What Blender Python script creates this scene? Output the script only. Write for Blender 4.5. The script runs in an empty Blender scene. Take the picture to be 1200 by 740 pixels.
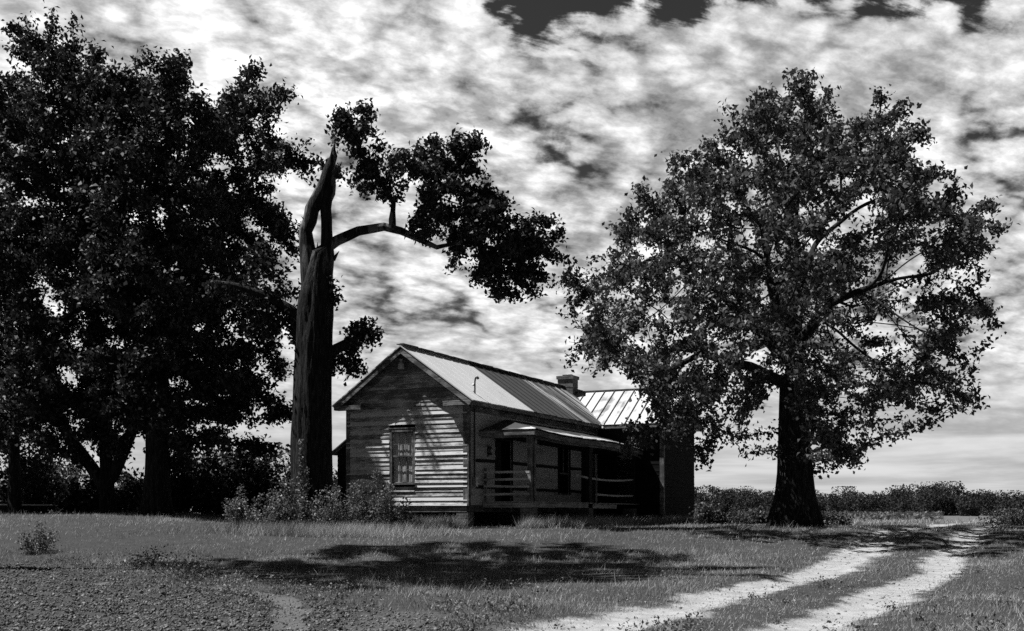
import bpy, math, random
import numpy as np
from mathutils import Vector, Matrix

SEED = 7
rng = np.random.default_rng(SEED)
random.seed(SEED)
scene = bpy.context.scene
COL = scene.collection
F = 1350.0      # focal length in photo pixels (1200 wide)
HZ = 602.0      # photo row of the horizon
EYE = 1.25

def P(px, py, Y):
    """point at depth Y seen at photo pixel (px,py)"""
    return np.array([(px - 600.0) / F * Y, Y, EYE - (py - HZ) / F * Y])

# ------------------------------------------------------------------ noise
def _hash(ix, iy, iz, seed):
    h = (ix.astype(np.int64) * 374761393 + iy.astype(np.int64) * 668265263 + iz.astype(np.int64) * 2147483647 + seed * 974634777) & 0xFFFFFFFF
    h = ((h ^ (h >> 13)) * 1274126177) & 0xFFFFFFFF
    h = (h ^ (h >> 16)) & 0xFFFFFFFF
    return h.astype(np.float64) / 4294967295.0

def vnoise(x, y, z=None, seed=0):
    x = np.asarray(x, float); y = np.asarray(y, float)
    z = np.zeros_like(x) if z is None else np.asarray(z, float)
    ix, iy, iz = np.floor(x), np.floor(y), np.floor(z)
    fx, fy, fz = x - ix, y - iy, z - iz
    fx, fy, fz = [f * f * (3 - 2 * f) for f in (fx, fy, fz)]
    r = 0
    for dx in (0, 1):
        for dy in (0, 1):
            for dz in (0, 1):
                w = (fx if dx else 1 - fx) * (fy if dy else 1 - fy) * (fz if dz else 1 - fz)
                r = r + w * _hash(ix + dx, iy + dy, iz + dz, seed)
    return r * 2 - 1

def fbm(x, y, o=4, seed=0):
    r = 0; a = 1; n = 0
    for k in range(o):
        r = r + a * vnoise(np.asarray(x) * 2 ** k, np.asarray(y) * 2 ** k, seed=seed + k); n += a; a *= .5
    return r / n

def sst(a, b, x):
    t = np.clip((np.asarray(x, float) - a) / (b - a), 0, 1)
    return t * t * (3 - 2 * t)

# ------------------------------------------------------------------ terrain
def rut_l(Y): return 1.14 + .485 * (Y - 13.4) + .05 * np.sin(Y * .35) + .02 * np.sin(Y * 1.3)
def rut_r(Y): return rut_l(Y) + 2.45 + .05 * np.sin(Y * .8 + 1)

SX = [-40, -12.3, -9.3, -5, -3.5, -2.3, -1.2, -.4, .8, 3, 40]
SY = [30, 27.2, 25.0, 19.4, 17.8, 15.6, 13.9, 12.7, 11.3, 9, 5]

def masks(x, y):
    x = np.asarray(x, float); y = np.asarray(y, float)
    n1 = fbm(x * .9, y * .9, 4, 11); n2 = fbm(x * 3.1, y * 3.1, 3, 31)
    fade = 1 - sst(110, 170, y)
    dl = np.abs(x - rut_l(y)) / (.60 + .012 * (20 - np.minimum(y, 20))); dr = np.abs(x - rut_r(y)) / .52
    d = np.minimum(dl, dr)
    road = (1 - sst(.2, 1.75, d + .5 * n1 + .55 * n2)) * fade
    edge = np.interp(x, SX, SY)
    soil = 1 - sst(-.8, .6, (y - edge) + 1.1 * n1 + .6 * n2)
    # smooth pale wheel track turning through the soil and the bare apron in front
    tx = np.array([-7.3, -5.6, -4.3, -3.3, -2.75, -2.4]); ty = np.array([20.6, 19.6, 18.3, 16.6, 14.4, 12.5])
    t = np.full(x.shape, 9.)
    for k in range(len(tx) - 1):
        ax, ay, bx, by = tx[k], ty[k], tx[k + 1], ty[k + 1]
        L2 = (bx - ax) ** 2 + (by - ay) ** 2
        u = np.clip(((x - ax) * (bx - ax) + (y - ay) * (by - ay)) / L2, 0, 1)
        t = np.minimum(t, np.hypot(x - ax - u * (bx - ax), y - ay - u * (by - ay)))
    track = 1.0 * (1 - sst(.05, .36, t + .12 * n2))
    ap = np.hypot((x + 1.3) / .9, (y - 13.4) / 1.6)
    apron = .5 * (1 - sst(.4, 1.4, ap + .5 * n1 + .4 * n2))
    ap2 = np.hypot((x - .2) / 1.0, (y - 12.5) / .7)
    apron = np.maximum(apron, .6 - .6 * sst(.4, 1.3, ap2 + .5 * n1 + .4 * n2))
    bare = np.clip(np.maximum(track, apron), 0, 1)
    return np.clip(road, 0, 1), np.clip(soil, 0, 1), bare

def base_z(x, y):
    x = np.asarray(x, float); y = np.asarray(y, float)
    z = .78 * sst(24, 37, y)
    z = z + .42 * sst(-5, -15, x) * sst(27, 42, y)
    z = z + .05 * fbm(x * .22, y * .22, 3, 5) + .018 * fbm(x * 1.1, y * 1.1, 2, 6)
    z = z - .15 * sst(70, 260, y) * 0
    return z

def terrain(x, y):
    z = base_z(x, y)
    r, s, b = masks(x, y)
    z = z - .085 * r * (1 - sst(60, 90, y)) - .02 * b
    rough = s * (1 - .85 * b)
    x = np.asarray(x, float); y = np.asarray(y, float)
    z = z + rough * (.035 * vnoise(x * 3.3, y * 3.3, seed=71) + .03 * vnoise(x * 7.5, y * 7.5, seed=72) + .018 * vnoise(x * 15, y * 15, seed=73))
    return z

def tz(x, y): return float(terrain(np.array([x]), np.array([y]))[0])

# ------------------------------------------------------------------ materials
class NT:
    def __init__(self, tree): self.t = tree; self.n = tree.nodes; self.l = tree.links
    def node(self, typ, **kw):
        nd = self.n.new(typ)
        for k, v in kw.items(): setattr(nd, k, v)
        return nd
    def put(self, sock, v):
        if isinstance(v, bpy.types.NodeSocket): self.l.new(v, sock)
        elif v is not None:
            if sock.type == 'RGBA' and isinstance(v, (int, float)): v = (v, v, v, 1)
            if sock.type == 'VECTOR' and isinstance(v, (int, float)): v = (v, v, v)
            sock.default_value = v
    def m(self, op, a, b=None, c=None, clamp=False):
        nd = self.node('ShaderNodeMath', operation=op, use_clamp=clamp)
        for i, v in enumerate((a, b, c)):
            if v is not None: self.put(nd.inputs[i], v)
        return nd.outputs[0]
    def ramp(self, v, a, b, lo=0., hi=1., smooth=True):
        nd = self.node('ShaderNodeMapRange', interpolation_type='SMOOTHSTEP' if smooth else 'LINEAR')
        for i, q in enumerate((v, a, b, lo, hi)): self.put(nd.inputs[i], q)
        return nd.outputs[0]
    def mix(self, f, a, b):      # float mix
        nd = self.node('ShaderNodeMix', data_type='FLOAT')
        self.put(nd.inputs[0], f); self.put(nd.inputs[2], a); self.put(nd.inputs[3], b)
        return nd.outputs[0]
    def mixs(self, f, a, b):
        nd = self.node('ShaderNodeMixShader'); self.put(nd.inputs[0], f)
        self.l.new(a, nd.inputs[1]); self.l.new(b, nd.inputs[2]); return nd.outputs[0]
    def noise(self, vec, scale, detail=4, rough=.55, dist=0.):
        nd = self.node('ShaderNodeTexNoise')
        if vec is not None: self.l.new(vec, nd.inputs['Vector'])
        nd.inputs['Scale'].default_value = scale; nd.inputs['Detail'].default_value = detail
        nd.inputs['Roughness'].default_value = rough; nd.inputs['Distortion'].default_value = dist
        return nd.outputs[0]
    def coords(self, kind='Object'): return self.node('ShaderNodeTexCoord').outputs[kind]
    def mapping(self, vec, scale=(1, 1, 1), rot=(0, 0, 0), loc=(0, 0, 0)):
        nd = self.node('ShaderNodeMapping'); self.l.new(vec, nd.inputs[0])
        nd.inputs['Scale'].default_value = scale; nd.inputs['Rotation'].default_value = rot; nd.inputs['Location'].default_value = loc
        return nd.outputs[0]
    def sep(self, vec):
        nd = self.node('ShaderNodeSeparateXYZ'); self.l.new(vec, nd.inputs[0]); return nd.outputs
    def comb(self, x, y, z):
        nd = self.node('ShaderNodeCombineXYZ')
        for i, v in enumerate((x, y, z)): self.put(nd.inputs[i], v)
        return nd.outputs[0]
    def attr(self, name): return self.node('ShaderNodeAttribute', attribute_name=name).outputs['Fac']
    def bump(self, h, strength, dist=.02):
        nd = self.node('ShaderNodeBump'); self.put(nd.inputs['Height'], h)
        nd.inputs['Strength'].default_value = strength; nd.inputs['Distance'].default_value = dist
        return nd.outputs[0]
    def gray(self, v):
        nd = self.node('ShaderNodeCombineColor')
        for i in range(3): self.put(nd.inputs[i], v)
        return nd.outputs[0]

def new_mat(name):
    m = bpy.data.materials.new(name); m.use_nodes = True
    m.node_tree.nodes.clear()
    t = NT(m.node_tree)
    t.out = t.node('ShaderNodeOutputMaterial')
    return m, t

def principled(t, base, rough=.8, spec=.3, metal=0., normal=None):
    p = t.node('ShaderNodeBsdfPrincipled')
    t.put(p.inputs['Base Color'], t.gray(base)); t.put(p.inputs['Roughness'], rough)
    t.put(p.inputs['Specular IOR Level'], spec); t.put(p.inputs['Metallic'], metal)
    if normal is not None: t.l.new(normal, p.inputs['Normal'])
    return p.outputs[0]

def finish(t, sh): t.l.new(sh, t.out.inputs['Surface'])

M = {}
def leaf_mat(name, lo, hi, trans=.25, spec=.35, rough=.45):
    m, t = new_mat(name)
    base = t.mix(t.attr('tone'), lo, hi)
    p = principled(t, base, rough, spec)
    tr = t.node('ShaderNodeBsdfTranslucent'); t.put(tr.inputs[0], t.gray(t.m('MULTIPLY', base, 1.1)))
    finish(t, t.mixs(trans, p, tr.outputs[0])); M[name] = m
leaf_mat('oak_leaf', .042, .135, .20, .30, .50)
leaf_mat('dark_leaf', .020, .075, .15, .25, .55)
leaf_mat('weed_leaf', .07, .24, .25, .3, .5)
leaf_mat('far_leaf', .03, .06, .10, .1, .8)
leaf_mat('crop_leaf', .08, .20, .2, .2, .6)
leaf_mat('grass_blade', .09, .62, .18, .2, .6)

m, t = new_mat('bark')
co = t.coords('Object')
n = t.noise(t.mapping(co, (6, 6, 1.1)), 3.0, 6, .6, .4)
n2 = t.noise(co, 1.2, 3)
finish(t, principled(t, t.mix(t.ramp(n, .35, .7), .008, t.mix(n2, .03, .085)), .9, .15, 0, t.bump(n, 1.0, .06))); M['bark'] = m

m, t = new_mat('bare_wood_snag')
co = t.coords('Object')
n = t.noise(t.mapping(co, (7, 7, .9)), 3.0, 6, .6, .5)
z = t.sep(co)[2]
patch = t.ramp(t.noise(t.mapping(co, (2.2, 2.2, .5)), 1.6, 3), .50, .60)
up = t.m('MULTIPLY', t.ramp(z, 7.4, 9.2), patch)
finish(t, principled(t, t.mix(up, t.mix(t.ramp(n, .35, .7), .006, .04), t.mix(n, .08, .22)), .85, .15, 0, t.bump(n, 1.0, .06))); M['snag'] = m

def wood_mat(name, paint, wood, cover, zdark=None, axis=0, spec=.2):
    m, t = new_mat(name)
    co = t.coords('Object')
    g = t.noise(t.mapping(co, (.35, .35, 9) if axis == 0 else (9, 9, .35)), 4.0, 6, .65, .2)
    b = t.noise(t.mapping(co, (.8, .8, 2.2)), 1.7, 5, .6)
    fl = t.noise(t.mapping(co, (1, 1, 4) if axis == 0 else (4, 4, 1)), 9.0, 4, .7)
    v = t.m('ADD', t.m('MULTIPLY', g, .45), t.m('ADD', t.m('MULTIPLY', b, .6), t.m('MULTIPLY', fl, .35)))
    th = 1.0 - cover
    bi = t.m('FLOOR', t.m('DIVIDE', t.m('SUBTRACT', t.sep(co)[2], .74), .152))
    wn = t.node('ShaderNodeTexWhiteNoise', noise_dimensions='1D'); t.l.new(bi, wn.inputs['W'])
    if 'clapboard' in name: th = t.m('ADD', th, t.m('MULTIPLY', t.m('SUBTRACT', wn.outputs[0], .5), .22))
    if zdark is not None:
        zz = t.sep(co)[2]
        th = t.mix(t.ramp(zz, zdark - .25, zdark + .1), th, t.m('ADD', th, .12))  # higher boards barer, with the shade under the gable peak painted in too
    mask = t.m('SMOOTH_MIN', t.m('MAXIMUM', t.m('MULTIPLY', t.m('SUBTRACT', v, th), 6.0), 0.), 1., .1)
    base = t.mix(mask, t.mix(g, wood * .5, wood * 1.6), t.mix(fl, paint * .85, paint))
    h = t.m('ADD', t.m('MULTIPLY', g, .6), t.m('MULTIPLY', mask, .25))
    finish(t, principled(t, base, .75, spec, 0, t.bump(h, .6, .01))); M[name] = m
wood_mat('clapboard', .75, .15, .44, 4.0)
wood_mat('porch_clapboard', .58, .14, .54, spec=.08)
wood_mat('trim', .38, .08, .34)
wood_mat('trim_upright', .42, .09, .32, axis=1)
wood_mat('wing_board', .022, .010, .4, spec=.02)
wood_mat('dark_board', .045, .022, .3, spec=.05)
wood_mat('pale_board', .6, .2, .45)
wood_mat('floor_board', .50, .16, .42)

def roof_mat(name, split):
    m, t = new_mat(name)
    co = t.coords('Object'); x, y, z = t.sep(co)
    fine = t.noise(co, 14, 5, .6)
    if split:
        st = t.noise(t.mapping(co, (.10, 1.5, .10)), 1.0, 4, .6)
        st2 = t.noise(t.mapping(co, (.22, 7.5, .22)), 1.0, 6, .7)
        edge = t.m('ADD', y, t.m('MULTIPLY', t.m('SUBTRACT', t.noise(co, .9, 3), .5), .12))
        old = t.ramp(edge, 4.5, 4.58)
        v = t.m('ADD', t.m('MULTIPLY', st, .55), t.m('MULTIPLY', st2, .55))
        v = t.m('SUBTRACT', t.m('ADD', v, .10), t.m('MULTIPLY', t.ramp(y, 6.5, 12.), .13))
        rust_shade = t.m('MULTIPLY', old, t.ramp(v, .42, .56))
        spots = t.ramp(t.noise(t.mapping(co, (.25, 1.2, .25)), 1.8, 6, .72), .56, .76)
        rust_shade = t.m('MAXIMUM', rust_shade, t.m('MULTIPLY', spots, .35))
        new_v = t.mix(t.noise(co, .8, 4), .70, .88)
    else:
        st = t.noise(t.mapping(co, (1.6, .12, .12)), 1.0, 4, .6)
        rust_shade = t.m('MULTIPLY', t.ramp(t.m('ADD', t.m('MULTIPLY', st, .6), t.m('MULTIPLY', t.noise(co, 1.6, 5), .4)), .48, .66), .75)
        new_v = t.mix(t.noise(co, .9, 4), .50, .70)
    base = t.mix(rust_shade, new_v, t.mix(fine, .03, .09))
    rough = t.mix(rust_shade, .5, .85); metal = t.mix(rust_shade, .22 if split else .5, 0.)
    finish(t, principled(t, base, rough, .4, metal, t.bump(t.noise(co, 2.2, 3), .12, .03))); M[name] = m
roof_mat('roof_metal', True); roof_mat('wing_roof_metal', False)
m, t = new_mat('porch_roof_metal')
co = t.coords('Object'); x, y, z = t.sep(co)
n = t.noise(t.mapping(co, (.5, 2.2, .5)), 1.6, 5, .65)
rust_shade = t.ramp(t.m('ADD', n, t.ramp(x, 1.2, 1.9, .22, -.08)), .42, .60)  # rust streaks, plus eave shade painted over the rear; front edge stays bright
finish(t, principled(t, t.mix(rust_shade, t.mix(n, .5, .75), .06), .6, .3, 0, t.bump(n, .3, .03))); M['porch_roof_metal'] = m

m, t = new_mat('roof_seam')
co = t.coords('Object')
finish(t, principled(t, t.mix(t.noise(co, 3, 4), .05, .16), .7, .3)); M['roof_seam'] = m

def brick_mat():
    m, t = new_mat('brick')
    co = t.coords('Object')
    br = t.node('ShaderNodeTexBrick'); x, y, z = t.sep(co)
    t.l.new(t.comb(t.m('ADD', x, y), z, 0.), br.inputs['Vector'])
    br.inputs['Color1'].default_value = (.22, .22, .22, 1); br.inputs['Color2'].default_value = (.12, .12, .12, 1)
    br.inputs['Mortar'].default_value = (.30, .30, .30, 1); br.inputs['Scale'].default_value = 1
    br.inputs['Brick Width'].default_value = .21; br.inputs['Row Height'].default_value = .078; br.inputs['Mortar Size'].default_value = .008
    bw = t.node('ShaderNodeRGBToBW'); t.l.new(br.outputs[0], bw.inputs[0])
    v = t.m('MULTIPLY', bw.outputs[0], t.mix(t.noise(co, 4, 5), .45, 1.25))
    finish(t, principled(t, v, .9, .1, 0, t.bump(br.outputs['Fac'], -.5, .01))); M['brick'] = m
brick_mat()

def plain(name, v, rough=.7, spec=.3, metal=0., var=.35, sc=6):
    m, t = new_mat(name); co = t.coords('Object'); n = t.noise(co, sc, 4)
    finish(t, principled(t, t.mix(n, v * (1 - var), v * (1 + var)), rough, spec, metal)); M[name] = m
plain('dark_metal', .04, .5, .4, .3); plain('pale_porcelain', .55, .35, .5); plain('galvanised', .35, .45, .4, .6)
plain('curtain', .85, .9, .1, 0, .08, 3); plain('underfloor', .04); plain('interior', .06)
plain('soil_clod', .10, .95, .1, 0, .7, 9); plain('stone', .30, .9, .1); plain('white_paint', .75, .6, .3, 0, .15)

m, t = new_mat('clod')
co = t.coords('Object')
finish(t, principled(t, t.m('MULTIPLY', t.mix(t.attr('tone'), .035, .30), t.mix(t.noise(co, 30, 3), .7, 1.3)), .95, .1)); M['clod'] = m

m, t = new_mat('window_glass')
gl = t.node('ShaderNodeBsdfGlossy'); gl.inputs['Roughness'].default_value = .03
tr = t.node('ShaderNodeBsdfTransparent'); tr.inputs[0].default_value = (.85, .85, .85, 1)
lw = t.node('ShaderNodeLayerWeight'); lw.inputs[0].default_value = .35
finish(t, t.mixs(t.m('ADD', t.m('MULTIPLY', lw.outputs['Fresnel'], .3), .04), tr.outputs[0], gl.outputs[0])); M['window_glass'] = m

# ground: attributes road / soil / bare, broken up by noise
m, t = new_mat('ground')
co = t.coords('Object')
big = t.noise(co, .35, 5); mid = t.noise(co, 2.6, 5, .6); fine = t.noise(co, 22, 5, .65); grit = t.noise(co, 60, 3, .6)
jit = t.m('MULTIPLY', t.m('SUBTRACT', fine, .5), .7)
road = t.ramp(t.m('ADD', t.attr('road'), jit), .30, .72)
soil = t.ramp(t.m('ADD', t.attr('soil'), jit), .30, .70)
bare = t.ramp(t.m('ADD', t.attr('bare'), jit), .30, .70)
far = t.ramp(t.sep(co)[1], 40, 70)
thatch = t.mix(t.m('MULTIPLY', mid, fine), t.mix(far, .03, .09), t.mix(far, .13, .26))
gsoil = t.mix(mid, .02, .10)
gbare = t.mix(mid, .07, .18)
groad = t.m('MULTIPLY', t.mix(t.ramp(mid, .3, .7), .32, .46), t.mix(t.ramp(fine, .3, .65), .86, 1.0))
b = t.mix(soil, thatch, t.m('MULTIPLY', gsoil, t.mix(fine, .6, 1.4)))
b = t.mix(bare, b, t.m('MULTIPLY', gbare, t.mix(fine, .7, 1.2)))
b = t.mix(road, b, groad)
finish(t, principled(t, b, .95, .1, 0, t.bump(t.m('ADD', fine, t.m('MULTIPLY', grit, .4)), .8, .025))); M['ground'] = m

# ------------------------------------------------------------------ mesh helpers
def link(name, mesh, parent=None):
    o = bpy.data.objects.new(name, mesh); COL.objects.link(o)
    if parent is not None: o.parent = parent
    return o

def np_mesh(name, verts, faces, mat, parent=None, smooth=False, attrs=None):
    """faces: (n,k) int array"""
    verts = np.asarray(verts, np.float32); faces = np.asarray(faces, np.int32)
    me = bpy.data.meshes.new(name)
    me.vertices.add(len(verts)); me.vertices.foreach_set('co', verts.ravel())
    k = faces.shape[1]
    me.loops.add(faces.size); me.loops.foreach_set('vertex_index', faces.ravel())
    me.polygons.add(len(faces))
    me.polygons.foreach_set('loop_start', np.arange(0, faces.size, k, dtype=np.int32))
    me.update(calc_edges=True)
    if smooth: me.polygons.foreach_set('use_smooth', np.ones(len(faces), bool))
    for a, v in (attrs or {}).items():
        at = me.attributes.new(a, 'FLOAT', 'POINT'); at.data.foreach_set('value', np.asarray(v, np.float32))
    me.materials.append(mat); me.validate()
    return link(name, me, parent)

class MB:
    def __init__(self): self.v = []; self.f = []
    def add(self, vs, fs):
        o = len(self.v); self.v += [tuple(map(float, p)) for p in vs]; self.f += [tuple(i + o for i in q) for q in fs]; return self
    def hexa(self, p):   # 8 pts: bottom 4 ccw, top 4
        return self.add(p, [(3, 2, 1, 0), (4, 5, 6, 7), (0, 1, 5, 4), (1, 2, 6, 5), (2, 3, 7, 6), (3, 0, 4, 7)])
    def box(self, x0, x1, y0, y1, z0, z1):
        return self.hexa([(x0, y0, z0), (x1, y0, z0), (x1, y1, z0), (x0, y1, z0), (x0, y0, z1), (x1, y0, z1), (x1, y1, z1), (x0, y1, z1)])
    def bar(self, a, b, w, h, up=(0, 0, 1)):
        a, b = Vector(a), Vector(b); d = (b - a).normalized(); u = Vector(up)
        s = d.cross(u)
        if s.length < 1e-4: s = d.cross(Vector((1, 0, 0)))
        s.normalize(); u = s.cross(d); s *= w / 2; u = u * h / 2
        return self.hexa([a - s - u, a + s - u, b + s - u, b - s - u, a - s + u, a + s + u, b + s + u, b - s + u])
    def tube(self, pts, rs, n=8):
        pts = [Vector(p) for p in pts]; o = len(self.v); ref = Vector((.3, .9, .1)); N = len(pts)
        for i, p in enumerate(pts):
            d = (pts[min(i + 1, N - 1)] - pts[max(i - 1, 0)]).normalized()
            s = d.cross(ref).normalized(); u = s.cross(d)
            r = rs[i] if hasattr(rs, '__len__') else rs
            for k in range(n):
                a = 2 * math.pi * k / n; self.v.append(tuple(p + (s * math.cos(a) + u * math.sin(a)) * r))
        for i in range(N - 1):
            for k in range(n):
                k2 = (k + 1) % n; self.f.append((o + i * n + k, o + i * n + k2, o + (i + 1) * n + k2, o + (i + 1) * n + k))
        self.f.append(tuple(o + k for k in reversed(range(n)))); self.f.append(tuple(o + (N - 1) * n + k for k in range(n)))
        return self
    def build(self, name, mat, parent=None, smooth=False):
        me = bpy.data.meshes.new(name); me.from_pydata(self.v, [], self.f); me.update()
        if smooth:
            for p in me.polygons: p.use_smooth = True
        me.materials.append(mat); return link(name, me, parent)

def tag(o, label, cat, group=None, kind=None):
    if label: o['label'] = label
    if cat: o['category'] = cat
    if group: o['group'] = group
    if kind: o['kind'] = kind
    return o

def thing(name, loc, label, cat, group=None, rz=0):
    o = bpy.data.objects.new(name, None); COL.objects.link(o); o.empty_display_size = .2
    o.location = loc; o.rotation_euler.z = rz
    return tag(o, label, cat, group)

def unit(v): return v / np.maximum(np.linalg.norm(v, axis=-1, keepdims=True), 1e-9)

def leaf_arrays(c, size, aspect=.62, up=.35, droop=.25, fold=.18):
    n = len(c)
    d = rng.normal(size=(n, 3)); d[:, 2] -= droop * 1.5; d = unit(d)
    nn = rng.normal(size=(n, 3)); nn[:, 2] += up * 2.5; nn = nn - (nn * d).sum(1, keepdims=True) * d; nn = unit(nn)
    e = np.cross(d, nn); L = np.broadcast_to(size, (n,))[:, None]; w = L * aspect * .5
    off = nn * L * fold
    v = np.stack([c - d * L * .5, c - d * L * .02 + e * w + off, c + d * L * .5, c + d * L * .06 - e * w + off], 1).reshape(-1, 3)
    f = np.arange(4 * n).reshape(n, 4)
    tone = np.repeat(np.clip(rng.beta(1.6, 2.2, n), 0, 1), 4)
    return v, f, tone

# ------------------------------------------------------------------ tree skeletons by space colonisation
def lobes_from(lst, Y, centre, R, depth=.8, nofront=()):
    """lobes given as photo pixel + radius -> spheres spread through the depth of the crown"""
    out = []
    for (px, py, r) in lst:
        rr = r * Y / F
        rho = math.hypot((px - centre[0]) / R[0], (py - centre[1]) / R[1])
        h = (R[0] * Y / F) * depth * math.sqrt(max(0, 1 - min(rho, 1) ** 2))
        if h < rr * .6: offs = [rng.uniform(-.3, .3) * rr]
        elif h < rr * 1.6: offs = [-h * .6, h * .6]
        else: offs = [-h, 0, h]
        if (px, py) in nofront: offs = [q for q in offs if q > 0] or [rr * .8]
        for q in offs:
            c = P(px, py, Y + q); out.append((c[0], c[1], c[2], rr))
    return out

def sublobes(lobes, k=8, f=.34, sprays=70):
    """small clumps budding from each lobe, for an uneven outline"""
    out = []
    for (x, y, z, r) in lobes:
        out.append((x, y, z, r * .84))
        for d in unit(rng.normal(size=(k, 3))): o = rng.uniform(.75, 1.05); out.append((x + d[0] * r * o, y + d[1] * r * o, z + d[2] * r * o, r * f * rng.uniform(.45, 1.1)))
    # longer sprays reaching out of the crown
    L = np.array(lobes); cen = L[:, :3].mean(0)
    for _ in range(sprays):
        x, y, z, r = L[rng.integers(len(L))]; o_ = np.array([x, y, z]); d = unit((o_ - cen)[None])[0] + rng.normal(size=3) * .5; d[2] = min(d[2], .35); d /= np.linalg.norm(d)
        for q in range(4): p = o_ + d * (r * .85 + q * .26); out.append((p[0], p[1], p[2], .34 - .05 * q))
    return out

def sample_lobes(lobes, n, clump=.0, shell=.45):
    L = np.array(lobes); w = L[:, 3] ** 2.2; w /= w.sum()
    pts = []
    while len(pts) < n:
        i = rng.choice(len(L), size=n, p=w)
        d = unit(rng.normal(size=(n, 3))); r = rng.uniform(0, 1, n) ** shell
        q = L[i, :3] + d * (L[i, 3] * r)[:, None]
        k = vnoise(q[:, 0] * .62, q[:, 1] * .62, q[:, 2] * .75, seed=91) > (-1 + clump * 2 * rng.uniform(.6, 1.0, n))
        pts += list(q[k])
    return np.array(pts[:n])

def colonise(init, attr, step=.42, kill=.62, iters=260):
    """init: list of polylines (first = trunk; the others start near existing nodes)"""
    pos, par, prim = [], [], []
    for pi_, pl in enumerate(init):
        pl = [np.array(p, float) for p in pl]
        if pos:
            d = np.linalg.norm(np.array(pos) - pl[0], axis=1); last = int(d.argmin())
        else:
            pos.append(pl[0]); par.append(-1); prim.append(1); last = 0
        for a, b in zip(pl[:-1], pl[1:]):
            n = max(1, int(np.linalg.norm(b - a) / step))
            for k in range(1, n + 1):
                pos.append(a + (b - a) * k / n); par.append(last); prim.append(pi_ + 1); last = len(pos) - 1
    pos_a = np.array(pos)
    D = np.linalg.norm(attr[:, None] - pos_a[None], axis=2)
    near = D.argmin(1); nd = D.min(1); alive = nd > kill; age = np.zeros(len(attr))
    for it in range(iters):
        if not alive.any(): break
        idx = np.where(alive)[0]
        vec = unit(attr[idx] - pos_a[near[idx]])
        acc = {}
        for j, v in zip(near[idx], vec):
            acc.setdefault(int(j), []).append(v)
        new = []; npar = []
        for j, vs in acc.items():
            d = np.sum(vs, 0); d = d / (np.linalg.norm(d) + 1e-9) + rng.normal(size=3) * .16
            p = par[j]
            if p >= 0: d = d + .35 * unit(pos_a[j] - pos_a[p])
            q = pos_a[j] + step * d / np.linalg.norm(d)
            new.append(q); npar.append(j)
        new = np.array(new); o = len(pos_a)
        dd = np.linalg.norm(attr[idx][:, None] - new[None], axis=2)
        m = dd.min(1); a = dd.argmin(1); up = m < nd[idx] - 1e-3
        age[idx[~up]] += 1
        nd[idx[up]] = m[up]; near[idx[up]] = o + a[up]
        pos_a = np.vstack([pos_a, new]); par += npar; prim += [0] * len(npar)
        alive[idx[nd[idx] < kill]] = False; alive[age > 4] = False
    return pos_a, np.array(par), np.array(prim)

def tree_mesh_parts(pos, par, prim, r_tip=.010, expo=2.15, rfun=None, rough=.0):
    n = len(pos); kids = [[] for _ in range(n)]
    for i, p in enumerate(par):
        if p >= 0: kids[p].append(i)
    r = np.zeros(n); acc = np.zeros(n)
    for i in range(n - 1, -1, -1):
        r[i] = r_tip if not kids[i] else max(r_tip, acc[i] ** (1 / expo))
        if par[i] >= 0: acc[par[i]] += r[i] ** expo
    # smooth twig positions a little
    p2 = pos.copy()
    for _ in range(2):
        q = p2.copy()
        for i in range(n):
            if par[i] >= 0 and kids[i] and not prim[i]:
                k = max(kids[i], key=lambda c: r[c]); q[i] = .5 * p2[i] + .25 * (p2[par[i]] + p2[k])
        p2 = q
    if rfun is not None: r = rfun(p2, r, prim)
    chains = []; stack = [0]
    while stack:
        s = stack.pop(); ch = ([par[s]] if par[s] >= 0 else []) + [s]; i = s
        while kids[i]:
            k = max(kids[i], key=lambda c: (prim[c] == prim[i] and prim[c] > 0, prim[c] > 0, r[c]))
            for c in kids[i]:
                if c != k: stack.append(c)
            ch.append(k); i = k
        chains.append(ch)
    return p2, r, chains, kids

def tubes(chains, pos, r, first_r_child=True, seed=3):
    V, Fs = [], []; o = 0
    for ch in chains:
        rr = [r[i] for i in ch]
        if len(ch) < 2: continue
        if len(ch) > 1 and rr[0] > rr[1] * 1.25: rr[0] = rr[1] * 1.1
        mx = max(rr); ns = 72 if mx > .3 else 10 if mx > .1 else 6 if mx > .04 else 3
        pts = pos[ch]; N = len(ch); ref = np.array([.35, .9, .2]); ref /= np.linalg.norm(ref)
        tang = unit(np.vstack([pts[1:], pts[-1:]]) - np.vstack([pts[:1], pts[:-1]]))
        s = unit(np.cross(tang, ref)); u = np.cross(s, tang)
        ang = np.linspace(0, 2 * np.pi, ns, endpoint=False)
        rad = np.array(rr)[:, None] * np.ones(ns)[None]
        if ns >= 10:
            A = np.broadcast_to(ang, (N, ns)); Z = np.broadcast_to(np.arange(N)[:, None], (N, ns)) * .33
            rad = rad * (1 + .10 * vnoise(np.cos(A) * 1.6 + 5, np.sin(A) * 1.6 + 9, Z * .5, seed) + (.06 if ns > 12 else .03) * vnoise(np.cos(A) * 5, np.sin(A) * 5, Z * .7, seed + 1) + (.055 * (1 - 2 * np.abs(vnoise(np.cos(A) * 11, np.sin(A) * 11, Z * .9, seed + 2))) if ns > 12 else 0))
        ring = pts[:, None] + (s[:, None] * np.cos(ang)[None, :, None] + u[:, None] * np.sin(ang)[None, :, None]) * rad[..., None]
        V.append(ring.reshape(-1, 3))
        i, k = np.meshgrid(np.arange(N - 1), np.arange(ns), indexing='ij'); k2 = (k + 1) % ns
        Fs.append(np.stack([o + i * ns + k, o + i * ns + k2, o + (i + 1) * ns + k2, o + (i + 1) * ns + k], -1).reshape(-1, 4)); o += N * ns
    return np.vstack(V), np.vstack(Fs)

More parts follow.
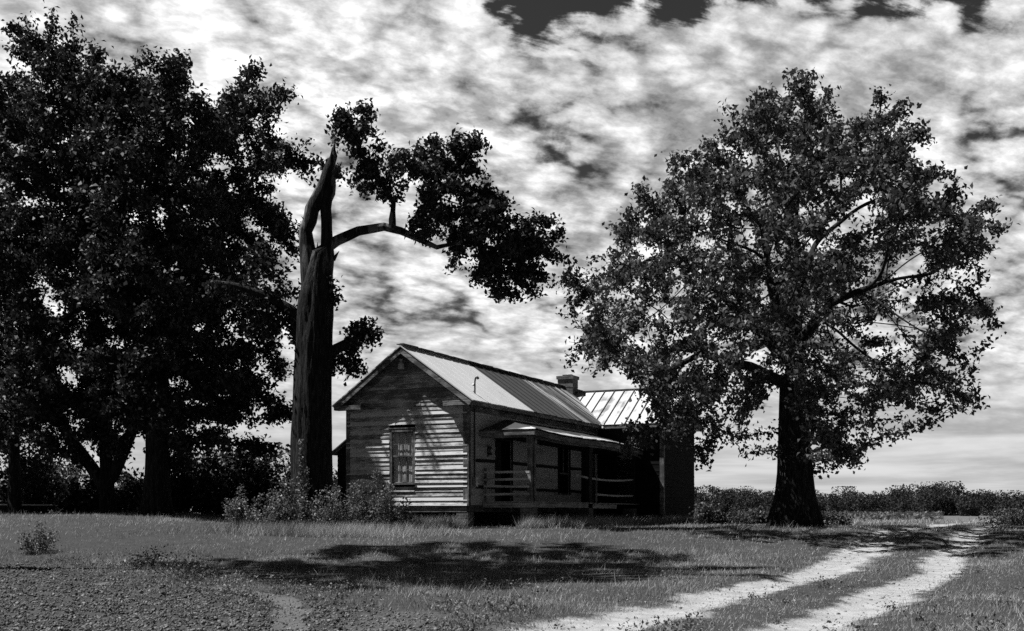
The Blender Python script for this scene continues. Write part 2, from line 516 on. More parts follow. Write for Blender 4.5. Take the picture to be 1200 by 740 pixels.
def grow_tree(name, base, init, lobes, n_attr, leaves_per, label, group=None, leaf='oak_leaf', bark='bark', size=(.12, .2), clump=.25,
              rfun=None, step=.42, kill=.6, spread=.30, cat='tree', shell=.45, r_tip=.010, trunk_extra=None, droop=.25, sprays=70, expo=2.15):
    base = np.array(base, float)
    attr = sample_lobes(sublobes(lobes, sprays=sprays), n_attr, clump, shell)
    pos, par, prim = colonise(init, attr, step, kill)
    p2, r, chains, kids = tree_mesh_parts(pos, par, prim, r_tip, expo, rfun)
    root = thing(name, base, label, cat, group)
    big = [c for c in chains if prim[c[1]] and max(r[i] for i in c) > .10]; small = [c for c in chains if c not in big]
    if not big: big = chains[:1]; small = chains[1:]
    if trunk_extra is None:
        v, f = tubes(big, p2, r); np_mesh('trunk', v - base, f, M[bark], root, True)
    else:
        trunk_extra(root, base, big, p2, r)
    owner = {}; bigset = {i for c in big for i in c}
    for ch in chains:
        if ch in big or trunk_extra is None: root_k = 0
        else: root_k = ch[1] if ch[0] in bigset else owner.get(ch[0], ch[1])
        for i in ch[1:]: owner[i] = root_k
    groups = {}
    for ch in small:
        k = 0 if trunk_extra is None else (ch[1] if ch[0] in bigset else owner[ch[1]])
        groups.setdefault(k, []).append(ch)
    for gch in groups.values():
        v, f = tubes(gch, p2, r); np_mesh('branches' if len(groups) == 1 else 'branch', v - base, f, M['bark'], root, True)
    tips = np.array([i for i in range(len(p2)) if r[i] < r_tip * 2.3 and prim[i] == 0])
    n = int(n_attr * leaves_per)
    wgt = rng.gamma(1.6, 1., len(tips)) * np.where([not kids[i] for i in tips], 1.5, 1.0)
    pick = tips[rng.choice(len(tips), n, p=wgt / wgt.sum())]
    tt = rng.uniform(-.35, 1, n)[:, None]
    q = p2[pick] + (p2[par[pick]] - p2[pick]) * tt + unit(rng.normal(size=(n, 3))) * (spread * np.where(rng.uniform(0, 1, n) < .3, 1.8, 1.) * rng.uniform(0, 1, n) ** .6)[:, None] * np.array([1, 1, .8])
    v, f, tone = leaf_arrays(q, rng.uniform(size[0], size[1], n), droop=droop)
    np_mesh('crown', v - base, f, M[leaf], root, False, {'tone': tone})
    return root

# ------------------------------------------------------------------ camera, light, sky
cam = bpy.data.cameras.new('camera'); camo = bpy.data.objects.new('camera', cam); COL.objects.link(camo)
cam.sensor_width = 36; cam.lens = F / 1200 * 36; cam.shift_y = (HZ - 370) / 1200; cam.clip_end = 3000
camo.location = (0, 0, EYE); camo.rotation_euler = (math.radians(90), 0, 0); scene.camera = camo

EL, AZ = math.radians(60), math.radians(2)
S = Vector((-math.cos(AZ) * math.cos(EL), math.sin(AZ) * math.cos(EL), math.sin(EL)))
sun = bpy.data.lights.new('sun', 'SUN'); sun.energy = 5.0; sun.angle = math.radians(.5); sun.color = (1, 1, 1)
so = bpy.data.objects.new('sun', sun); COL.objects.link(so); so.rotation_euler = S.to_track_quat('Z', 'Y').to_euler(); so.location = S * 60

w = bpy.data.worlds.new('World'); scene.world = w; w.use_nodes = True; w.node_tree.nodes.clear()
t = NT(w.node_tree); out = t.node('ShaderNodeOutputWorld'); bg = t.node('ShaderNodeBackground'); t.l.new(bg.outputs[0], out.inputs[0])
SKY_STRENGTH = .06
bg.inputs['Strength'].default_value = SKY_STRENGTH
sky = t.node('ShaderNodeTexSky'); sky.sky_type = 'NISHITA'; sky.sun_disc = False
sky.sun_elevation = EL; sky.sun_rotation = math.atan2(S.x, S.y); sky.altitude = 100
sc = t.node('ShaderNodeSeparateColor'); t.l.new(sky.outputs[0], sc.inputs[0])
red = t.m('MULTIPLY', sc.outputs[0], .30)                       # black-and-white film behind a red filter: only the red of the sky
d = t.coords('Generated'); dx, dy, dz = t.sep(d)
zc = t.m('ADD', t.m('MAXIMUM', dz, 0.), .30)
qx, qy = t.m('DIVIDE', dx, zc), t.m('DIVIDE', dy, zc)
pv = t.comb(qx, qy, 0.)
pr = t.mapping(pv, (1.5, 1.25, 1), (0, 0, math.radians(-14)))
wv = t.node('ShaderNodeTexNoise'); t.l.new(pr, wv.inputs['Vector']); wv.inputs['Scale'].default_value = 5.; wv.inputs['Detail'].default_value = 4
va = t.node('ShaderNodeVectorMath', operation='SCALE'); t.l.new(wv.outputs[1], va.inputs[0]); va.inputs['Scale'].default_value = .13
vb = t.node('ShaderNodeVectorMath', operation='ADD'); t.l.new(pr, vb.inputs[0]); t.l.new(va.outputs[0], vb.inputs[1]); pw = vb.outputs[0]
def cells(vec, scale, smooth):
    v_ = t.node('ShaderNodeTexVoronoi', feature='SMOOTH_F1'); t.l.new(vec, v_.inputs['Vector']); v_.inputs['Scale'].default_value = scale
    v_.inputs['Smoothness'].default_value = smooth; v_.inputs['Randomness'].default_value = .9
    return t.m('SUBTRACT', 1., t.m('MULTIPLY', v_.outputs['Distance'], 1.25))
big = t.noise(pr, 1.5, 3, .5, .2)
med = t.noise(t.mapping(pr, loc=(3, 7, 0)), 6.0, 8, .62, .2)
fine_ = t.noise(t.mapping(pr, (.7, 1.15, 1), loc=(9, 2, 0)), 34, 7, .66, .2)
c1 = cells(t.mapping(pw, (.95, 1., 1)), 12, .5); c2 = cells(t.mapping(pw, (.7, 1.2, 1), loc=(4, 1, 0)), 29, .4)
puff = t.m('ADD', t.m('MULTIPLY', c1, .55), t.m('ADD', t.m('MULTIPLY', c2, .25), t.m('MULTIPLY', fine_, .28)))
dens = t.m('ADD', t.m('ADD', t.m('MULTIPLY', big, .42), .09), t.m('ADD', t.m('MULTIPLY', med, .55), t.m('MULTIPLY', puff, .50)))
# the cloud deck ends a little above the top of the picture; overhead and behind it is clear
wisp = t.m('SUBTRACT', t.noise(t.mapping(pr, (.55, 1.8, 1), (0, 0, math.radians(-22))), 5.5, 7, .62, .4), .5)
dist = t.m('ADD', t.m('ADD', qy, t.m('MULTIPLY', qx, .14)), t.m('MULTIPLY', wisp, .26))
lim = t.ramp(qx, -.20, .04, .95, 1.24)
deck = t.ramp(t.m('SUBTRACT', dist, lim), -.08, .18, -.66, .07)
horiz = t.ramp(dz, .0, .14, .25, 0.)
cov = t.m('ADD', t.m('ADD', dens, deck), horiz)
mask = t.ramp(cov, .65, .785)
shade = t.m('ADD', t.m('MULTIPLY', med, .55), t.m('MULTIPLY', puff, .55))
lum = t.ramp(shade, .42, .67, .31, .84, False)
lum = t.m('MULTIPLY', lum, t.ramp(t.noise(t.mapping(pr, loc=(1, 4, 2)), 2.2, 5), .32, .66, .74, 1.10))
lum = t.m('MULTIPLY', lum, t.ramp(fine_, .3, .7, .84, 1.14))
# lower, flatter streaks toward the horizon
streak = t.noise(t.comb(t.m('MULTIPLY', dx, 3.), t.m('MULTIPLY', dy, 3.), t.m('MULTIPLY', dz, 34.)), 1.6, 6, .58, .3)
low = t.ramp(streak, .32, .68, .32, .55)
lum = t.mix(t.ramp(dz, .03, .20), low, lum)
cloud = t.m('DIVIDE', lum, SKY_STRENGTH)
col = t.mix(mask, red, cloud)
t.l.new(t.gray(col), bg.inputs['Color'])

vs = scene.view_settings; vs.view_transform = 'Standard'; vs.look = 'None'; vs.exposure = .45; vs.gamma = 1; vs.use_curve_mapping = False
cy = scene.cycles; cy.max_bounces = 4; cy.diffuse_bounces = 2; cy.glossy_bounces = 2; cy.transmission_bounces = 2; cy.transparent_max_bounces = 6
cy.use_denoising = False; cy.caustics_reflective = False; cy.caustics_refractive = False

# ------------------------------------------------------------------ ground
def axis(pts):
    out = []
    for (a, b, s) in pts: out += list(np.arange(a, b, s))
    return np.array(out + [pts[-1][1]])
gx = axis([(-900, -200, 50), (-200, -60, 10), (-60, -24, 2), (-24, -14, .5), (-14, 14, .11), (14, 26, .3), (26, 60, 2), (60, 200, 10), (200, 900, 50)])
gy = axis([(-200, -20, 20), (-20, 4, 2), (4, 11, .4), (11, 34, .11), (34, 52, .25), (52, 130, 1.3), (130, 300, 8), (300, 1500, 100)])
GX, GY = np.meshgrid(gx, gy); GZ = terrain(GX.ravel(), GY.ravel())
rm, sm, bm_ = masks(GX.ravel(), GY.ravel())
V = np.stack([GX.ravel(), GY.ravel(), GZ], 1)
nx, ny = len(gx), len(gy)
i, j = np.meshgrid(np.arange(ny - 1), np.arange(nx - 1), indexing='ij')
FQ = np.stack([i * nx + j, i * nx + j + 1, (i + 1) * nx + j + 1, (i + 1) * nx + j], -1).reshape(-1, 4)
fr = rm[FQ].mean(1) > .5; fs = (~fr) & (np.maximum(sm, bm_)[FQ].mean(1) > .5)
def sub(name, sel, kind='structure'):
    fq = FQ[sel]; u, inv = np.unique(fq, return_inverse=True)
    o = np_mesh(name, V[u], inv.reshape(-1, 4), M['ground'], None, True, {'road': rm[u], 'soil': sm[u], 'bare': bm_[u]})
    o['kind'] = kind; return o
sub('ground', ~(fr | fs)); sub('dirt_road', fr); sub('bare_soil', fs)

# ------------------------------------------------------------------ house
HA = math.radians(-25); C0 = np.array([-1.46, 38.0]); HB = .78
house = thing('farmhouse', (C0[0], C0[1], HB), 'abandoned single storey clapboard farmhouse with metal roof and sagging side porch', 'house', None, HA)
def hw(x, y):   # house local -> world xy
    c, s = math.cos(HA), math.sin(HA); return (C0[0] + c * x - s * y, C0[1] + s * x + c * y)
HW, HL, WD, WY0, WY1 = 4.7, 16.6, 2.9, 12.0, 16.6
SILL, TOP = .74, 4.08
RZ, RE, RS = 6.12, .35, (6.12 - 4.2) / 2.7
def roof_z(x): return RZ - RS * abs(x + HW / 2)

def clap(mb, o, u, nrm, x0, x1, z0, z1, holes=(), expo=.152, butt=.030, clip=None, rough=1.):
    """lapped boards on a wall: o origin, u along, nrm outward; holes (a,b,za,zb)"""
    o, u, nrm = np.array(o, float), np.array(u, float), np.array(nrm, float)
    z = z0; top_in = .004
    while z < z1 - .02:
        zb, zt = z, min(z + expo + .018, z1)
        segs = [(x0, x1)]
        for (a, b, ha, hb) in holes:
            if zt > ha + .02 and zb < hb - .02:
                ns = []
                for s in segs:
                    if b <= s[0] or a >= s[1]: ns.append(s); continue
                    if a > s[0]: ns.append((s[0], a))
                    if b < s[1]: ns.append((b, s[1]))
                segs = ns
        cut = []
        for (a, b) in segs:
            while b - a > 3.4:
                c = a + random.uniform(1.4, 3.0)
                if b - c < .5: break
                cut.append((a, c - .004)); a = c + .004
            cut.append((a, b))
        for (a, b) in cut:
            ja, jb = random.gauss(0, .006 * rough), random.gauss(0, .006 * rough); bt = butt * random.uniform(.75, 1.35)
            if random.random() < .05 * rough: bt += .02; jb -= .012
            al, ar, bl, brr = a, b, a, b
            if clip:
                al, bl = max(a, clip(zb)[0]), max(a, clip(zt)[0]); ar, brr = min(b, clip(zb)[1]), min(b, clip(zt)[1])
                if ar - al < .05: continue
                if brr - bl < .01: bl = brr = (bl + brr) / 2; brr += .01
            def q(x, zz, d): return o + u * x + nrm * d + np.array([0, 0, zz])
            mb.hexa([q(al, zb + ja, bt), q(ar, zb + jb, bt), q(ar, zb + jb, -.012), q(al, zb + ja, -.012),
                     q(bl, zt, top_in + .008), q(brr, zt, top_in + .008), q(brr, zt, -.012), q(bl, zt, -.012)])
        z += expo
# gable
GW = (-2.88, -2.075, 1.54, 3.24)
mb = MB()
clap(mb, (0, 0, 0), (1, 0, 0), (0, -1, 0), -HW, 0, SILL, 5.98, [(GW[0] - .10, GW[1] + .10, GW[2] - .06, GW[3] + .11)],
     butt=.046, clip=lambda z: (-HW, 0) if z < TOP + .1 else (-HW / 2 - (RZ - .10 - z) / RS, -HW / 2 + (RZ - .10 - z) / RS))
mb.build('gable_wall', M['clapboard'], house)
# porch side wall
D1, D2, D3 = (2.15, 3.35, .87, 3.02), (7.75, 8.8, 1.2, 3.05), (10.25, 11.5, .87, 3.0)
mb = MB(); clap(mb, (0, 0, 0), (0, 1, 0), (1, 0, 0), 0, WY0, SILL, TOP, [D1, D2, D3], butt=.016); mb.build('side_wall', M['porch_clapboard'], house)
# wing front, wing end, back, left, rear walls
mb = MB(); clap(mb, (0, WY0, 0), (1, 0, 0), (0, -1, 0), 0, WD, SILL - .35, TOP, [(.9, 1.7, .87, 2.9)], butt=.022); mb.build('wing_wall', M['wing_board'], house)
WR = 5.9; WS = (WR - 4.2) / 2.65; WM = (WY0 + WY1) / 2
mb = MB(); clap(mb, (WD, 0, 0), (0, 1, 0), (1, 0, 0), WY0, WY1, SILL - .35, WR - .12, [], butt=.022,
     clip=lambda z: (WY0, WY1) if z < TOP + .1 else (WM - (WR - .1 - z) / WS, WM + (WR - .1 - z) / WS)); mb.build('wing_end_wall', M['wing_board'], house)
mb = MB(); clap(mb, (-HW, 0, 0), (0, 1, 0), (-1, 0, 0), 0, HL, SILL, TOP, [], butt=.02)
clap(mb, (0, HL, 0), (1, 0, 0), (0, 1, 0), -HW, WD, SILL, TOP, [], butt=.02); mb.build('back_wall', M['porch_clapboard'], house)
mb = MB(); mb.box(-HW, 0, .02, HL, SILL - .10, SILL + .06); mb.box(0.001, WD, WY0 + .02, HL, SILL - .10, SILL + .06)
mb.box(-HW + .02, -.02, .03, HL - .02, TOP - .04, TOP + .02); mb.build('floor', M['interior'], house)
mb = MB(); mb.box(-HW, -.03, -.026, .05, SILL - .22, SILL - .004); mb.box(-.05, .022, .06, HL, SILL - .22, SILL - .004); mb.build('sill_beam', M['trim'], house)
# skirt walls added on the hidden sides to block light under the house
mb = MB(); mb.box(-HW, -HW + .2, .3, HL, -.3, SILL - .2); mb.box(-HW, WD, HL - .2, HL + .01, -.3, SILL - .2); mb.box(WD - .2, WD, WY0, HL - .2, -.3, SILL - .2)
mb.box(0, WD - .2, WY0, WY0 + .2, -.3, SILL - .2); mb.build('light_block_skirt', M['underfloor'], house)
# corner boards, frieze, rakes
mb = MB(); mb.box(-.15, .028, -.045, -.012, SILL - .02, TOP + .08); mb.box(.0285, .052, -.045, .13, SILL - .02, TOP + .05); mb.build('corner_board', M['trim_upright'], house)
mb = MB(); mb.box(-HW - .02, -HW + .13, -.045, -.012, SILL - .02, TOP + .08); mb.build('corner_board', M['trim_upright'], house)
mb = MB(); mb.box(WD - .12, WD + .03, WY0 - .045, WY0 - .012, SILL - .3, TOP); mb.box(WD + .031, WD + .05, WY0 - .045, WY0 + .12, SILL - .3, TOP); mb.build('corner_board', M['trim_upright'], house)
for s, nm in ((1, 'r'), (-1, 'l')):
    mb = MB(); xa, xe = -HW / 2, -HW / 2 + s * (HW / 2 + RE)
    za, ze = RZ - .03, roof_z(xe) - .03
    a, b = Vector((xa, -RE + .0, za - .10)), Vector((xe, -RE + .0, ze - .10)); mb.bar(a, b, .03, .17, (0, -1, 0)) if False else None
    nx_, nz_ = s * RS / math.hypot(1, RS), 1 / math.hypot(1, RS)
    def pt(tt, y, dep): x = xa + (xe - xa) * tt; return (x - nx_ * dep, y, za + (ze - za) * tt - nz_ * dep)
    e = .02
    mb.hexa([pt(0, -RE - .02, .20), pt(1, -RE - .02, .20), pt(1, -RE + .012, .20), pt(0, -RE + .012, .20), pt(0, -RE - .02, .004), pt(1, -RE - .02, .004), pt(1, -RE + .012, .004), pt(0, -RE + .012, .004)])
    mb.build('rake_board', M['trim'], house)
    mb = MB(); mb.hexa([pt(.03, -RE + .014, .075), pt(.98, -RE + .014, .075), pt(.98, -.002, .075), pt(.03, -.002, .075), pt(.03, -RE + .014, .05), pt(.98, -RE + .014, .05), pt(.98, -.002, .05), pt(.03, -.002, .05)])
    mb.hexa([pt(.06, -.06, .30), pt(.92, -.06, .30), pt(.92, -.034, .30), pt(.06, -.034, .30), pt(.06, -.06, .08), pt(.97, -.06, .08), pt(.97, -.034, .08), pt(.06, -.034, .08)])
    mb.build('rake_soffit', M['trim'], house)
    # boxed cornice return
    x1 = -HW / 2 + s * (HW / 2 - .75); x2 = xe - s * .02
    mb = MB(); mb.box(min(x1, x2), max(x1, x2), -RE + .016, -.046, 4.03, 4.15); mb.box(min(x1, x2) - .015, max(x1, x2) + .015, -RE + .014, -.047, 4.152, 4.185)
    mb.build('cornice_return', M['trim'], house)
mb = MB(); mb.box(.03, RE - .02, -.04, WY0 - .4, 4.03, 4.075); mb.box(RE - .035, RE - .005, -RE + .02, WY0 - .36, 4.03, 4.165); mb.box(.026, .05, .14, WY0, 3.86, 4.028); mb.build('eave_board', M['trim'], house)
mb = MB(); mb.box(.4, WD + .3, WY0 - .33, WY0 - .30, 4.03, 4.16); mb.box(.3, WD + .3, WY0 - .299, WY0 - .03, 4.03, 4.06); mb.build('wing_eave_board', M['trim'], house)
# roof
def slope_sheet(mb, c, th=.035):   # 4 corners ccw seen from above
    c = [np.array(p, float) for p in c]; n = np.cross(c[1] - c[0], c[3] - c[0]); n /= np.linalg.norm(n)
    if n[2] < 0: n = -n
    mb.hexa([p - n * th for p in c] + c)
y0, y1 = -RE - .04, HL + RE; xc = -HW / 2; xr = RE + .03; xl = -HW - RE - .03
mb = MB()
# panels as separate sheets, slightly uneven
ny_ = 27; ys = np.linspace(y0, y1, ny_ + 1)
for k in range(ny_):
    dz0, dz1 = random.uniform(0, .010), random.uniform(0, .014); ex = random.uniform(0, .03)
    slope_sheet(mb, [(xc, ys[k], RZ + dz0), (xr + ex, ys[k], roof_z(xr + ex) + dz1), (xr + ex, ys[k + 1] - .004, roof_z(xr + ex) + dz1), (xc, ys[k + 1] - .004, RZ + dz0)])
    slope_sheet(mb, [(xc, ys[k + 1] - .004, RZ + dz0), (xl, ys[k + 1] - .004, roof_z(xl) + dz1), (xl, ys[k], roof_z(xl) + dz1), (xc, ys[k], RZ + dz0)])
roof = mb.build('roof', M['roof_metal'], house)
mb = MB()
for k in range(1, ny_):
    for (xe) in (xr + .02, xl):
        y = ys[k]; hgt = .018 if (y < 4.4 and xe > 0) else .035
        mb.bar((xc, y, RZ + .016), (xe, y, roof_z(xe) + .016), .022, hgt)
mb.build('roof_seams', M['roof_metal'], roof)
mb = MB(); mb.bar((xc - .06, y0, RZ + .035), (xc - .06, y1, RZ + .035), .16, .03); mb.bar((xc + .07, y0, RZ + .03), (xc + .07, y1, RZ + .03), .14, .025)
for k in range(14): mb.bar((xc, y0 + .1 + k * 1.2, RZ + .06), (xc, y0 + .9 + k * 1.2 + random.uniform(0, .25), RZ + .06 + random.uniform(-.01, .015)), .13, .03)
mb.build('ridge_cap', M['roof_seam'], roof)
mb = MB(); ye0 = WY0 - RE; xw = WD + RE + .03
xv_r = xc + (RZ - WR) / RS - .02; xv_e = xc + (RZ - 4.2) / RS - .02
slope_sheet(mb, [(xv_r, WM, WR), (xv_e, ye0, 4.2), (xw, ye0, 4.2), (xw, WM, WR)])
slope_sheet(mb, [(xv_r, WM, WR), (xw, WM, WR), (xw, WY1 + RE, 4.2), (xv_e, WY1 + RE, 4.2)])
wroof = mb.build('wing_roof', M['wing_roof_metal'], house)
mb = MB(); x = xv_r + .2
while x < xw:
    tt = min(1., max(0., (x - xv_r) / (xv_e - xv_r)))
    ylow = WM + (ye0 - WM) * tt
    mb.bar((x, WM, WR + .02), (x, ylow, WR + (4.2 - WR) * tt + .02), .028, .05); x += .46
mb.bar((xv_r, WM, WR + .03), (xw, WM, WR + .03), .16, .04); mb.build('wing_roof_seams', M['roof_seam'], wroof)
for s in (-1, 1):
    mb = MB(); mb.hexa([(xw - .05, WM, WR - .26), (xw - .05, WM + s * 2.62, 4.2 - .24), (xw - .02, WM + s * 2.62, 4.2 - .24), (xw - .02, WM, WR - .26), (xw - .05, WM, WR - .04), (xw - .05, WM + s * 2.62, 4.2 - .04), (xw - .02, WM + s * 2.62, 4.2 - .04), (xw - .02, WM, WR - .04)])
    mb.build('wing_rake_board', M['trim'], house)
# chimney
ch = thing('x', (0, 0, 0), None, None); bpy.data.objects.remove(ch)
cxx, cyy = xc + .15, 14.1
mb = MB(); z = 5.2; k = 0
while z < 6.62:
    e = random.uniform(-.008, .008) + (.05 if 6.42 < z < 6.56 else 0) + (.02 if z >= 6.56 else 0)
    mb.box(cxx - .36 - e, cxx + .36 + e, cyy - .30 - e, cyy + .30 + e, z, z + .07); z += .075
mb.box(cxx - .34, cxx + .34, cyy - .28, cyy + .28, 5.2, 6.60)
chim = mb.build('chimney', M['brick'], house)
mb = MB(); mb.box(cxx - .22, cxx - .02, cyy - .1, cyy + .12, 6.63, 6.70); mb.box(cxx + .08, cxx + .25, cyy - .2, cyy, 6.63, 6.685); mb.build('loose_brick', M['brick'], chim)
# gable window
a, b, za, zb = GW
mb = MB()
mb.box(a - .10, a - .002, -.036, .06, za - .05, zb + .10); mb.box(b + .002, b + .10, -.036, .06, za - .05, zb + .10); mb.box(a - .13, b + .13, -.062, .06, zb + .102, zb + .135)
mb.box(a, b, -.05, .06, zb + .002, zb + .098); mb.box(a - .13, b + .13, -.085, .06, za - .095, za - .052)
win = mb.build('window', M['trim_upright'], house)
mb = MB(); zm = (za + zb) / 2
for (q0, q1, yy) in ((zm, zb, -.02), (za - .05, zm + .03, .012)):
    mb.box(a, a + .045, yy, yy + .03, q0, q1); mb.box(b - .045, b, yy, yy + .03, q0, q1); mb.box(a + .046, b - .046, yy, yy + .03, q0, q0 + .05); mb.box(a + .046, b - .046, yy, yy + .03, q1 - .045, q1)
    for k in (1, 2): xx = a + (b - a) * k / 3; mb.box(xx - .009, xx + .009, yy + .004, yy + .026, q0 + .052, q1 - .047)
    mq = (q0 + q1) / 2; mb.box(a + .047, b - .047, yy + .006, yy + .024, mq - .009, mq + .009)
mb.build('sash', M['trim'], win)
for (q0, q1, yy) in ((zm + .04, zb - .04, -.006), (za, zm, .026)):
    mb = MB(); mb.add([(a + .04, yy, q0), (b - .04, yy, q0), (b - .04, yy, q1), (a + .04, yy, q1)], [(0, 1, 2, 3)]); mb.build('pane', M['window_glass'], win)
xs = np.linspace(a - .02, b + .02, 60); V2 = []; 
for zz in np.linspace(za - .05, zb, 12):
    for x in xs: V2.append((x, .050 + .004 * math.sin(x * 60 + .5 * math.sin(zz * 3)) + .003 * math.sin(x * 23 + zz), zz))
fq = [(r_ * 60 + c_, r_ * 60 + c_ + 1, (r_ + 1) * 60 + c_ + 1, (r_ + 1) * 60 + c_) for r_ in range(11) for c_ in range(59)]
np_mesh('curtain', V2, fq, M['curtain'], win, True)
mb = MB(); mb.box(-3.0, -1.95, -.052, -.034, 5.20, 5.31); mb.build('gable_plank', M['trim'], house)
# lamp under the peak
def lathe(mb, c, prof, n=14):
    c = np.array(c); o = len(mb.v)
    for (r_, z_) in prof:
        for k in range(n): an = 2 * math.pi * k / n; mb.v.append((c[0] + r_ * math.cos(an), c[1] + r_ * math.sin(an), c[2] + z_))
    for i_ in range(len(prof) - 1):
        for k in range(n): k2 = (k + 1) % n; mb.f.append((o + i_ * n + k, o + i_ * n + k2, o + (i_ + 1) * n + k2, o + (i_ + 1) * n + k))
    mb.f.append(tuple(o + k for k in reversed(range(n)))); mb.f.append(tuple(o + (len(prof) - 1) * n + k for k in range(n)))
mb = MB(); lathe(mb, (-2.44, -.17, 5.34), [(.02, 0), (.095, .005), (.11, .03), (.105, .16), (.085, .21), (.045, .24), (.04, .30), (.055, .31), (.055, .34), (.03, .35)])
lp = mb.build('gable_lamp', M['pale_porcelain'], house, True)
mb = MB(); mb.tube([(-2.44, -.17, 5.68), (-2.44, -.17, 5.82), (-2.44, -.1, 5.88), (-2.44, -.03, 5.88)], .014, 6); mb.build('lamp_arm', M['dark_metal'], lp)
# service mast, conduit, bracket
mb = MB(); rx, ry = -.05, .62; zr = roof_z(rx)
mb.tube([(rx, ry, zr - .1), (rx, ry, zr + .40), (rx + .01, ry, zr + .47), (rx + .05, ry - .02, zr + .53), (rx + .11, ry - .04, zr + .54), (rx + .15, ry - .05, zr + .49)], [.026, .026, .028, .034, .042, .046], 8)
ms = mb.build('service_mast', M['dark_metal'], house, True)
mb = MB(); lathe(mb, (rx - .05, ry, zr + .26), [(.02, 0), (.04, .01), (.045, .05), (.03, .07)]); mb.build('insulator', M['galvanised'], ms)
mb = MB(); mb.bar((rx, ry, zr + .12), (rx - .2, ry + .12, zr + .02), .015, .015); mb.build('brace', M['dark_metal'], ms)
mb = MB(); mb.tube([(.075, .36, 3.98), (.075, .36, 1.62)], .026, 8); cd = mb.build('conduit', M['dark_metal'], house)
mb = MB(); mb.box(.055, .16, .28, .44, 1.36, 1.66); mb.build('meter_box', M['galvanised'], cd)
mb = MB(); lathe(mb, (.11, 1.46, 2.46), [(.03, 0), (.075, .01), (.075, .05), (.03, .08), (.025, .2), (.06, .23), (.065, .27), (.02, .30)]); mb.box(.018, .06, 1.40, 1.52, 2.40, 2.80); mb.build('wall_bracket', M['dark_metal'], house)  # insulator bracket on the porch wall, discs on a stem
# openings: door leaf ajar and window frames along the porch
def opening(y0_, y1_, z0_, z1_, nm):
    mb = MB(); mb.box(-.06, .045, y0_ - .11, y0_ - .001, z0_, z1_ + .10); mb.box(-.06, .045, y1_ + .001, y1_ + .11, z0_, z1_ + .10); mb.box(-.06, .047, y0_, y1_, z1_ + .001, z1_ + .10)
    return mb.build(nm, M['dark_board'], house)
dr = opening(*D1, 'door'); op2 = opening(*D2, 'window'); dr3 = opening(*D3, 'door')
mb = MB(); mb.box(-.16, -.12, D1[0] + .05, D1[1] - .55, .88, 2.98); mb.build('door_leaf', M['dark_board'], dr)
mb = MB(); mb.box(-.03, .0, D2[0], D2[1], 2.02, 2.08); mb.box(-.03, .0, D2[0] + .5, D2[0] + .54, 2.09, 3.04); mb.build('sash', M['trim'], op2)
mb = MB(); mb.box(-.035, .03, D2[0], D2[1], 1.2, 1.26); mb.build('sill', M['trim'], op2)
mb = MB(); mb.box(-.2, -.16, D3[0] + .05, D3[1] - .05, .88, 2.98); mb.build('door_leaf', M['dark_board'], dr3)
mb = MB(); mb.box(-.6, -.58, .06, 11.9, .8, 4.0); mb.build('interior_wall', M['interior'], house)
for z_ in (2.26, 1.36):  # dark horizontal strips along the porch wall at two heights
    mb = MB(); 
    for (a_, b_) in ((.55, D1[0] - .12), (D1[1] + .12, D2[0] - .12), (D2[1] + .12, D3[0] - .12)): mb.bar((.03, a_, z_ + random.uniform(-.02, .02)), (.03, b_, z_ + random.uniform(-.02, .02)), .11, .05, (1, 0, 0))
    mb.build('wall_dark_strip', M['dark_board'], house)
# porch
PX, PY0, PY1 = 1.88, 1.0, WY0 - .06
mb = MB(); y = PY0
while y < PY1 - .14:
    mb.box(.06, PX + random.uniform(0, .05), y, y + .135, .835, .87); y += .14
mb.build('porch_floor', M['floor_board'], house)
mb = MB()
for (a_, b_) in ((PY0, 2.9), (2.92, 6.1), (6.6, 9.2)): mb.bar((PX - .01, a_, .75 + random.uniform(-.015, .01)), (PX - .01, b_, .75 + random.uniform(-.015, .01)), .035, .15)
mb.bar((.06, PY0 + .02, .75), (PX - .03, PY0 + .02, .74), .035, .15); mb.build('porch_skirt_board', M['floor_board'], house)
zr0, zr1 = 3.78, 3.27; px1 = PX + .22; py0 = PY0 - .22
mb = MB(); n_ = 24; ys_ = np.linspace(py0, PY1, n_ + 1)
HIP = 2.1
def hip_x(y): return max(.03, px1 - (y - py0) * (px1 - .03) / HIP)
def hip_z(x, c): return zr1 + c + (zr0 - zr1 - c) * (px1 - x) / (px1 - .03)
def sag(y): return -.05 * math.sin(max(0, (y - PY0)) / 11 * math.pi * 2.2) - .012 * (y - PY0)
for k in range(n_):
    c0, c1 = sag(ys_[k]), sag(ys_[k + 1]); e = random.uniform(-.01, .04); dz = random.uniform(0, .02)
    xa_, xb_ = hip_x(ys_[k]), hip_x(ys_[k + 1])
    if k == 0: xa_ = px1 - .01
    slope_sheet(mb, [(xa_, ys_[k], hip_z(xa_, c0) + dz), (px1 + e, ys_[k], zr1 + c0 + dz), (px1 + e, ys_[k + 1] - .003, zr1 + c1 + dz), (xb_, ys_[k + 1] - .003, hip_z(xb_, c1) + dz)], .02)
slope_sheet(mb, [(.03, py0 - .02, zr1 - .01), (px1 + .02, py0 - .02, zr1 - .01), (px1 - (px1 - .03) * .5, py0 + HIP * .5, (zr0 + zr1) / 2 - .006), (.03, py0 + HIP * .5, (zr0 + zr1) / 2 - .006)], .02)
slope_sheet(mb, [(.031, py0 + HIP * .5 + .002, (zr0 + zr1) / 2 - .004), (px1 - (px1 - .03) * .5, py0 + HIP * .5 + .002, (zr0 + zr1) / 2 - .004), (.06, py0 + HIP, zr0 - .01), (.031, py0 + HIP, zr0 - .01)], .02)
pr_ = mb.build('porch_roof', M['porch_roof_metal'], house)
mb = MB()
